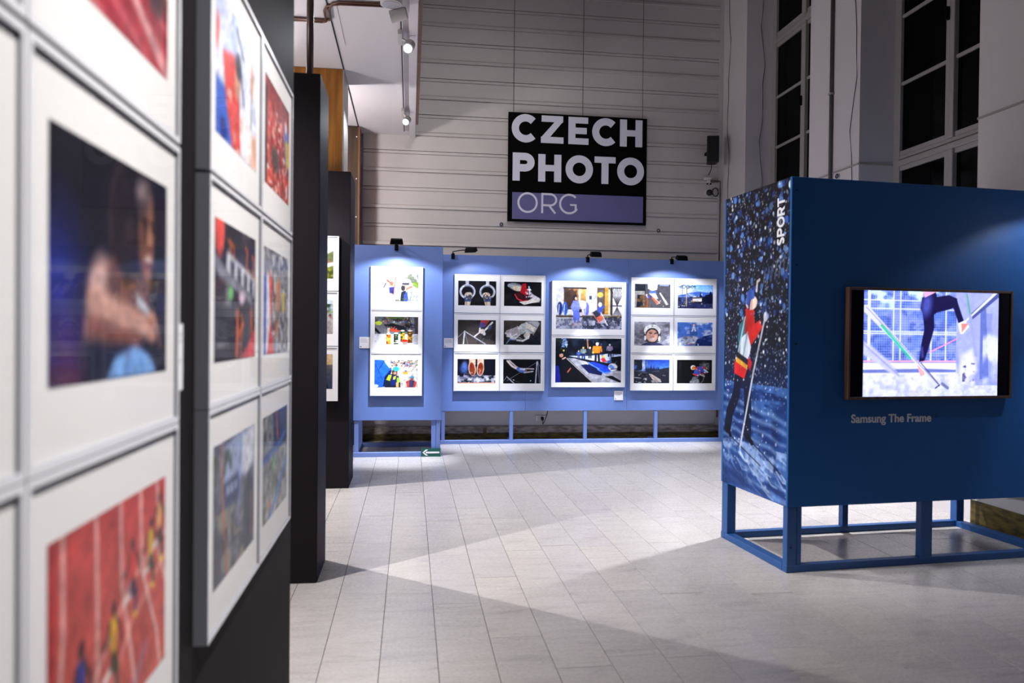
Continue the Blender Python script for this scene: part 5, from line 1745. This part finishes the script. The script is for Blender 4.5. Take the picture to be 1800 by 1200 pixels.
def glyph(ch, b):
    """strokes of one capital of height 1 and stem b; returns (width, [polyline...], [polygon...])"""
    h = b / 2
    hb = b * 0.86
    q = hb / 2
    if ch == 'C':
        r = 0.515
        return 0.92, [arc(0.515, 0.5, r - h, r - h, 44, 316)], []
    if ch == 'O':
        r = 0.515
        return 1.03, [arc(0.515, 0.5, r - h, r - h, 0, 360, 40)], []
    if ch == 'G':
        r = 0.515
        return 0.93, [arc(0.515, 0.5, r - h, r - h, 44, 330), [(0.9 - h, 0.5), (0.9 - h, 0.14)], [(0.56, 0.5 - q), (0.9, 0.5 - q)]], []
    if ch == 'Z':
        return 0.84, [[(0.02, 1 - q), (0.82, 1 - q)], [(0.0, q), (0.84, q)]], [[(0.0, hb * 0.85), (0.5, 1 - hb), (0.82, 1 - hb * 0.85), (0.34, hb)]]
    if ch == 'E':
        return 0.76, [[(h, 0), (h, 1)], [(0, 1 - q), (0.74, 1 - q)], [(0, q), (0.76, q)], [(0, 0.5), (0.69, 0.5)]], []
    if ch == 'H':
        return 0.86, [[(h, 0), (h, 1)], [(0.86 - h, 0), (0.86 - h, 1)], [(0, 0.5), (0.86, 0.5)]], []
    if ch == 'T':
        return 0.8, [[(0, 1 - q), (0.8, 1 - q)], [(0.4, 0), (0.4, 1)]], []
    if ch in 'PR':
        top = 0.645 if ch == 'R' else 0.64
        cy = 1 - top / 2
        ry = top / 2 - q
        bowl = [(0, 1 - q), (0.45, 1 - q)] + arc(0.45, cy, 0.36 - h, ry, 90, -90, 18) + [(0, 1 - top + q)]
        ex = [[(0.40, 1 - top + 0.02), (0.62 - h * 0.2, 0)]] if ch == 'R' and b < 0.15 else []
        po = [[(0.34, 0.42), (0.60, 0.42), (0.84, 0.0), (0.84 - b * 1.15, 0.0)]] if ch == 'R' and b >= 0.15 else []
        if ch == 'R' and b < 0.15:
            ex = [[(0.42, 0.36), (0.72, 0.0)]]
        return (0.8 if ch == 'P' else 0.84), [[(h, 0), (h, 1)], bowl] + ex, po
    if ch == 'S':
        r = 0.28 - q * 0.05
        up = arc(0.38, 0.725, 0.36 - h, 0.275 - q, 35, 270, 18)
        dn = arc(0.38, 0.275, 0.36 - h, 0.275 - q, 90, -145, 18)
        return 0.76, [up + dn[1:]], []


def glyph_mesh(ch, b, sc, y0, y1):
    wd, lines, polys = glyph(ch, b)
    bm = bmesh.new()

    lift = [0]

    def prism(pts):
        A = [bm.verts.new((x * sc, y0 - lift[0] * 0.0002, z * sc)) for x, z in pts]
        B = [bm.verts.new((x * sc, y1, z * sc)) for x, z in pts]
        n = len(pts)
        bm.faces.new(A)
        bm.faces.new(B[::-1])
        for i in range(n):
            bm.faces.new((A[i], B[i], B[(i + 1) % n], A[(i + 1) % n]))
    for ln in lines:
        lift[0] += 1
        P = [Vector(p) for p in ln]
        P = [P[0]] + [q_ for p_, q_ in zip(P[:-1], P[1:]) if (q_ - p_).length > 1e-5]
        closed = (P[0] - P[-1]).length < 1e-5
        wdt = b if len(ln) != 2 or abs(ln[0][0] - ln[1][0]) < 1e-6 or abs(ln[0][1] - ln[1][1]) > 0.2 else b * 0.86
        L_, R_ = [], []
        for i, p in enumerate(P):
            if closed and i in (0, len(P) - 1):
                d0, d1 = (P[-1] - P[-2]).normalized(), (P[1] - P[0]).normalized()
            else:
                d0 = (P[i] - P[i - 1]).normalized() if i else (P[1] - P[0]).normalized()
                d1 = (P[i + 1] - P[i]).normalized() if i < len(P) - 1 else d0
            n0 = Vector((-d0.y, d0.x))
            n1 = Vector((-d1.y, d1.x))
            m = (n0 + n1)
            m = m / max(m.dot(n0), 0.3) if m.length > 1e-6 else n0
            L_.append(p + m * wdt / 2)
            R_.append(p - m * wdt / 2)
        for i in range(len(P) - 1):
            prism([L_[i], L_[i + 1], R_[i + 1], R_[i]])
    for pg in polys:
        lift[0] += 1
        prism(pg)
    bmesh.ops.remove_doubles(bm, verts=bm.verts, dist=1e-5)
    return wd * sc, bm


def word(text, b, sc, m, parent, x, z, y, thick, gaps=0.08, xs=None, name='letter'):
    out = []
    for i, ch in enumerate(text):
        wd, bm = glyph_mesh(ch, b, sc, y - thick, y)
        o = obj(name, bm, m, parent)
        px_ = xs[i] if xs else x
        o.location = (px_, 0, z)
        x += wd + gaps * sc
        out.append(o)
    return out


# hanging sign
t = thing('hanging_sign', 'square black sign hung on thin wires reading CZECH PHOTO ORG', 'sign', (2.262 * 1.027, 10.27, 1.5 + 1.517 * 1.027))
t.scale = (1.027, 1, 1.027)
SX = 0.971
box('board', -SX, SX, 0.0, 0.03, 0, 1.477, 'signblack', t, 0.002)
box('band', -0.911, 0.925, -0.003, 0.001, 0.032, 0.394, 'signband', t)
x0 = 2.262
word('CZECH', 0.265, 0.372, 'signwhite', t, 0, 1.078, 0.0, 0.004, xs=[1.335 - x0, 1.738 - x0, 2.118 - x0, 2.452 - x0, 2.845 - x0])
word('PHOTO', 0.265, 0.372, 'signwhite', t, 0, 0.552, 0.0, 0.004, xs=[1.353 - x0, 1.705 - x0, 2.085 - x0, 2.49 - x0, 2.812 - x0])
word('ORG', 0.10, 0.272, 'signwhite', t, 0, 0.122, -0.003, 0.003, xs=[1.423 - x0, 1.752 - x0, 2.0 - x0])
for x in (1.362, 2.32, 3.168):
    tubeobj('wire', [(x - x0, 0.015, 1.47), (x - x0, 0.015, (7.2 - 3.058) / 1.027)], 0.0035, 'steelwire', t, 6)

# ------------------------------------------------------------------ booth on the right
TH = 0.0788
BL, BD = 2.08, 0.857
ZB, ZT = 0.416, 2.503
booth = thing('display_booth', 'deep blue box-shaped display booth on timber legs with a printed ski poster end', 'booth', (2.368, 4.396, 0), TH)
box('front_board', 0.0, BL, 0.0, 0.02, ZB, ZT, 'navy', booth, 0.002)
box('back_board', 0.0, BL, BD - 0.02, BD, ZB, ZT, 'navy', booth, 0.002)
box('end_board', BL - 0.02, BL, 0.02, BD - 0.02, ZB, ZT, 'navy', booth)
box('end_board', 0.004, 0.02, 0.02, BD - 0.02, ZB, ZT, 'navy', booth)
pm = place_ink('printed_poster', pic_poster(), 'poster', booth, 0, 1, 0, 1, 0)
co = np.zeros(len(pm.data.vertices) * 3, np.float32)
pm.data.vertices.foreach_get('co', co)
co = co.reshape(-1, 3)
new = np.zeros_like(co)
new[:, 0] = 0.002
new[:, 1] = BD * (1 - co[:, 0])
new[:, 2] = ZB + (ZT - ZB) * co[:, 2]
pm.data.vertices.foreach_set('co', new.ravel())
pm.data.update()
pm['label'] = 'printed poster of a cross-country skier in red in falling snow'
# SPORT, reading upwards on the poster's near edge
sc = 0.082
pos = 2.083
for ch in 'SPORT':
    wd, bm = glyph_mesh(ch, 0.22, sc, 0.0, 0.0015)
    o = obj('letter', bm, 'white_ink', booth)
    # glyph x runs up, glyph z runs away from the camera, glyph thickness sticks out of the poster
    o.matrix_local = Matrix(((0, 1, 0, 0.0002), (0, 0, 1, 0.078), (0.84, 0, 0, pos), (0, 0, 0, 1)))
    pos += wd * 0.84 + 0.004
for (x, y, w_, d_) in ((0.004, 0.004, 0.068, 0.05), (0.074, 0.006, 0.034, 0.05), (0.004, BD - 0.09, 0.07, 0.082), (BL - 0.075, BD - 0.07, 0.07, 0.066), (BL - 0.075, 0.004, 0.07, 0.06), (0.99, 0.004, 0.088, 0.05), (0.99, BD - 0.055, 0.05, 0.05)):
    box('post', x, x + w_, y, y + d_, 0.045, ZB, 'navy_timber', booth, 0.003)
box('rail', 0.002, BL, 0.002, 0.054, 0.0, 0.047, 'navy_timber', booth, 0.003)
box('rail', 0.002, BL, BD - 0.054, BD - 0.002, 0.0, 0.047, 'navy_timber', booth, 0.003)
box('rail', 0.002, 0.07, 0.056, BD - 0.056, 0.0, 0.046, 'navy_timber', booth, 0.003)
box('rail', BL - 0.07, BL, 0.056, BD - 0.056, 0.0, 0.046, 'navy_timber', booth, 0.003)
for (x, z) in ((0.031, 2.42), (0.045, 1.45), (0.04, 1.95), (0.03, 0.16), (1.09, 0.98)):
    bm = bmesh.new()
    tube(bm, [(x, 0.0, z), (x, -0.0015, z)], 0.006, 8)
    obj('screw', bm, 'screw', booth)
# lettering under the television
cu = bpy.data.curves.new('caption', 'FONT')
cu.body = 'Samsung The Frame'
cu.size = 0.07
cu.offset = 0.0016
cu.extrude = 0.0008
tmp = bpy.data.objects.new('caption', cu)
C.objects.link(tmp)
bpy.context.view_layer.update()
me = bpy.data.meshes.new_from_object(tmp.evaluated_get(bpy.context.evaluated_depsgraph_get()))
C.objects.unlink(tmp)
xs = [v.co.x for v in me.vertices]
ys = [v.co.y for v in me.vertices]
sx = 0.600 / (max(xs) - min(xs))
capH = 0.0725 / (max(ys) - min(ys))
for v in me.vertices:
    v.co = Vector(((v.co.x - min(xs)) * sx, v.co.y * capH, v.co.z))
o = obj('lettering', me, 'grey_ink', booth)
o['label'] = 'pale lettering Samsung The Frame'
o.matrix_local = Matrix.Translation((0.449, -0.001, 0.946)) @ Matrix.Rotation(math.pi / 2, 4, 'X')

# television on the booth
tv = thing('television', 'wall-mounted television in a brown frame showing an athlete on one leg', 'television', (2.368, 4.396, 0), TH)
TX0_, TX1_, TZ0, TZ1 = 0.388, 1.640, 1.098, 1.816
fw = 0.017
for (a, b, c, d_) in ((TX0_, TX0_ + fw, TZ0, TZ1), (TX1_ - fw, TX1_, TZ0, TZ1), (TX0_ + fw, TX1_ - fw, TZ0, TZ0 + fw), (TX0_ + fw, TX1_ - fw, TZ1 - fw, TZ1)):
    box('frame_bar', a, b, -0.045, -0.005, c, d_, 'tvwood', tv, 0.002)
box('body', TX0_ + fw, TX1_ - fw, -0.036, -0.008, TZ0 + fw, TZ1 - fw, 'tvblack', tv)
box('wall_bracket', 0.9, 1.1, -0.012, 0.0, 1.3, 1.6, 'lampblack', tv)
place_ink('screen_picture', pic_screen(), 'screen', tv, 0.502, 1.529, TZ0 + fw + 0.001, TZ1 - fw - 0.001, -0.0365)

# ------------------------------------------------------------------ ceiling track and its lights
t = thing('lighting_track', 'white lighting track running along the gallery ceiling', 'track', (-0.105, 0, 4.205))
box('rail_body', -0.017, 0.017, 5.6, 10.06, -0.03, 0, 'trackgrey', t)
box('slot', -0.005, 0.005, 5.6, 10.05, -0.0315, -0.03, 'gap', t)


def track_light(lab, y, hx, hy, hz, d, lit, r=0.05, L=0.11, power=0, aim=None):
    t = thing('track_light', lab, 'lamp', (-0.105, y, 4.175), 0, 'track lights on the gallery ceiling')
    base = Vector((-0.105, y, 4.175))
    h = Vector((hx, hy, hz)) - base
    d = Vector(d).normalized()
    box('adapter', -0.03, 0.012, -0.13, 0.13, -0.045, 0, 'lampgrey', t, 0.004)
    tubeobj('bracket', [(0, 0, -0.03), (h.x * 0.5, h.y * 0.5, h.z * 0.5), tuple(h - d * L * 0.4)], 0.011, 'lampgrey', t)
    bm = bmesh.new()
    tube(bm, [h - d * L * 0.5, h - d * L * 0.42, h + d * L * 0.5], [r * 0.8, r * 0.97, r], 20)
    o = obj('housing', bm, 'lampgrey', t)
    bm = bmesh.new()
    tube(bm, [h + d * L * 0.5, h + d * (L * 0.5 + 0.002)], r * 0.76, 20)
    obj('lens', bm, 'lamplens' if lit else 'lampoff', t)
    if power:
        bpy.context.view_layer.update()
        p = Vector((hx, hy, hz)) + d * (L * 0.5 + 0.02)
        lamp('light', 'SPOT', p, power, (0.9, 0.93, 1.0), p + d, 0.0, 60, 0.5, t)


track_light('lit white track light farther along the ceiling track, above the panels', 9.12, -0.065, 9.08, 4.05, (-0.28, -0.75, -0.6), True, 0.045, 0.10, 60)
track_light('lit white track light nearer the camera with a silver reflector', 6.8, -0.035, 6.74, 4.055, (-0.18, -0.7, -0.62), True, 0.05, 0.11, 60)
track_light('unlit white track light with its housing tilted to the left', 6.2, -0.115, 6.1, 4.06, (-0.9, 0.1, -0.25), False, 0.05, 0.14)
t = thing('ceiling_downlight', 'round unlit downlight at the top edge beside the conduit', 'lamp', (-0.175, 6.0, 4.205))
bm = bmesh.new()
tube(bm, [(0, 0, 0), (0, 0, -0.11)], 0.085, 24)
obj('housing', bm, 'lampgrey', t)
bm = bmesh.new()
tube(bm, [(0, 0, -0.11), (0, 0, -0.114)], 0.07, 24)
obj('lens', bm, 'lampoff', t)

ct = thing('ceiling_conduit', 'pair of brown conduits bending across the gallery ceiling', 'conduit', (0, 0, 0))
zz = 4.19
for j, dx in enumerate((0.0, 0.045)):
    pts = [(-1.2, 6.62 + dx, zz), (-0.74 - dx, 6.62 + dx, zz), (-0.705 - dx, 6.60 + dx, zz), (-0.695 - dx, 6.38 + dx, zz), (-0.66 - dx, 6.28 + dx, zz), (-0.60, 6.235 + dx, zz), (-0.24, 6.215 + dx, zz)]
    tubeobj('conduit_tube', pts, 0.011, 'copper', ct)

# ------------------------------------------------------------------ small things on the walls
t = thing('loudspeaker', 'black box loudspeaker hanging in the upper wall corner', 'loudspeaker', (4.235, 10.12, 3.945))
R = Matrix.Rotation(math.radians(-14), 4, 'Z')
bm = bmesh.new()
vs = add_box(bm, -0.085, 0.085, -0.08, 0.10, 0, 0.375)
for v in vs:
    if v.co.y > 0:
        v.co.x *= 0.72
o = obj('cabinet', bm, 'speaker', t, 0.008)
o.matrix_local = R
o = box('grille', -0.072, 0.072, -0.088, -0.08, 0.02, 0.355, 'grille', t, 0.003)
o.matrix_local = R
box('bracket', -0.02, 0.02, 0.05, 0.24, 0.16, 0.2, 'lampblack', t)
tubeobj('speaker_cable', [(0.02, 0.06, 0.0), (0.03, 0.1, -0.06), (0.025, 0.14, -0.10), (0.02, 0.17, -0.135)], 0.006, 'cable', t)

t = thing('security_camera', 'small black dome camera with a looped cable under the loudspeaker', 'camera', (4.29, WB, 3.57))
bm = bmesh.new()
tube(bm, [(0, 0, 0), (0, -0.02, 0)], 0.065, 24)
obj('mounting_ring', bm, 'plastic', t)
bm = bmesh.new()
bmesh.ops.create_uvsphere(bm, u_segments=20, v_segments=12, radius=0.046)
o = obj('dome', bm, 'speaker', t)
o.location = (0, -0.03, 0)
pts = [(0.03, -0.03, 0)] + [(0.09 + 0.045 * math.cos(a), -0.03, 0.01 + 0.06 * math.sin(a)) for a in np.linspace(-2.2, 3.9, 18)]
tubeobj('loop_cable', pts, 0.008, 'cable', t)
t = thing('junction_box', 'white junction box with a pipe stub between loudspeaker and dome camera', 'box', (4.27, WB, 3.70))
box('housing', -0.06, 0.04, -0.05, 0.0, 0.05, 0.09, 'plastic', t, 0.004)
box('lower_housing', -0.025, 0.02, -0.06, 0.0, 0.0, 0.05, 'plastic', t, 0.004)
tubeobj('pipe_stub', [(0.04, -0.04, 0.035), (0.15, -0.04, 0.035)], 0.016, 'pipe', t)
for dx in (-0.03, 0.02):
    bm = bmesh.new()
    tube(bm, [(dx, -0.06, -0.01), (dx, -0.075, -0.012)], 0.012, 10)
    obj('plug', bm, 'lampblack', t)
tag(tubeobj('corner_pipe', [(4.40, WB - 0.03, 3.74), (4.452, WB - 0.03, 3.74), (4.452, WB - 0.03, 2.2), (4.452, WB - 0.03, 0.3)], 0.009, 'pipe'), 'thin pipe running down the corner below the loudspeaker', 'pipe')

for i, (x, y, z, rz, lab) in enumerate(((1.249, WB, 3.02, 0, 'small steel eye hook on the boards below the left of the black sign'), (3.53, WB, 3.0, 0, 'small steel eye hook on the boards below the right of the black sign'), (XR, 7.36, 3.20, -R90, 'small steel eye hook on the right wall pier above the booth'))):
    t = thing('wall_hook', lab, 'hook', (x, y, z), rz, 'wall hooks')
    bm = bmesh.new()
    tube(bm, [(0, 0, 0), (0, -0.006, 0)], 0.024, 14)
    obj('plate', bm, 'plastic', t)
    pts = [(0.02 * math.cos(a), -0.012 - 0.01, 0.02 * math.sin(a)) for a in np.linspace(0, 2 * math.pi, 15)]
    tubeobj('ring', pts, 0.007, 'hook', t, 6)

t = thing('wall_socket', 'double white wall socket with a black plug below the wide blue panel', 'socket', (1.84, WB, 0.24))
box('plate', -0.075, 0.005, -0.014, 0, 0.02, 0.10, 'plastic', t, 0.003)
box('plate', 0.008, 0.085, -0.014, 0, 0.02, 0.10, 'plastic', t, 0.003)
bm = bmesh.new()
tube(bm, [(-0.035, -0.014, 0.06), (-0.035, -0.017, 0.06)], 0.022, 16)
obj('socket_well', bm, 'lampgrey', t)
t = thing('power_plug', 'black power plug and cord in the socket under the wide blue panel', 'plug', (1.84, WB - 0.015, 0.24))
box('plug_body', 0.0, 0.04, -0.05, 0, 0.03, 0.08, 'cable', t, 0.01)
tubeobj('cord', [(0.02, -0.045, 0.04), (0.02, -0.06, -0.02), (0.045, -0.09, 0.04), (0.06, -0.16, 0.14), (0.055, -0.28, 0.25)], 0.006, 'cable', t)

# loose wires hanging down the right wall
for j, (y, x, pts_z, lab) in enumerate(((10.15, XR, 0.03, 'thin wire running down the right wall close to the corner'), (9.604, 4.72, 0.02, 'thin wire running down the first window reveal'), (7.1, XR, 0.05, 'thin wire running down the pier between the two windows'))):
    pts = []
    for k in range(18):
        z = 7.0 - k * 0.26
        s = pts_z * math.sin(k * 0.9 + j) + 0.02 * math.sin(k * 2.1)
        pts.append((x - 0.006, y + s, z) if x == XR else (x + s, y - 0.006, z))
    tag(tubeobj('wall_wire', pts, 0.0035, 'greycable', n=6), lab, 'wire', 'wires on the right wall')
t = thing('service_pipe', 'upright dark pipe on the pier between the two windows', 'pipe', (XR, 7.49, 0))
tubeobj('pipe_run', [(-0.02, 0, 0.1), (-0.02, 0, 7.0)], 0.02, 'greycable', t, 10)
for z in (2.8, 4.1, 5.4, 6.6):
    box('pipe_clip', -0.045, 0.0, -0.028, 0.028, z, z + 0.02, 'winframe', t)
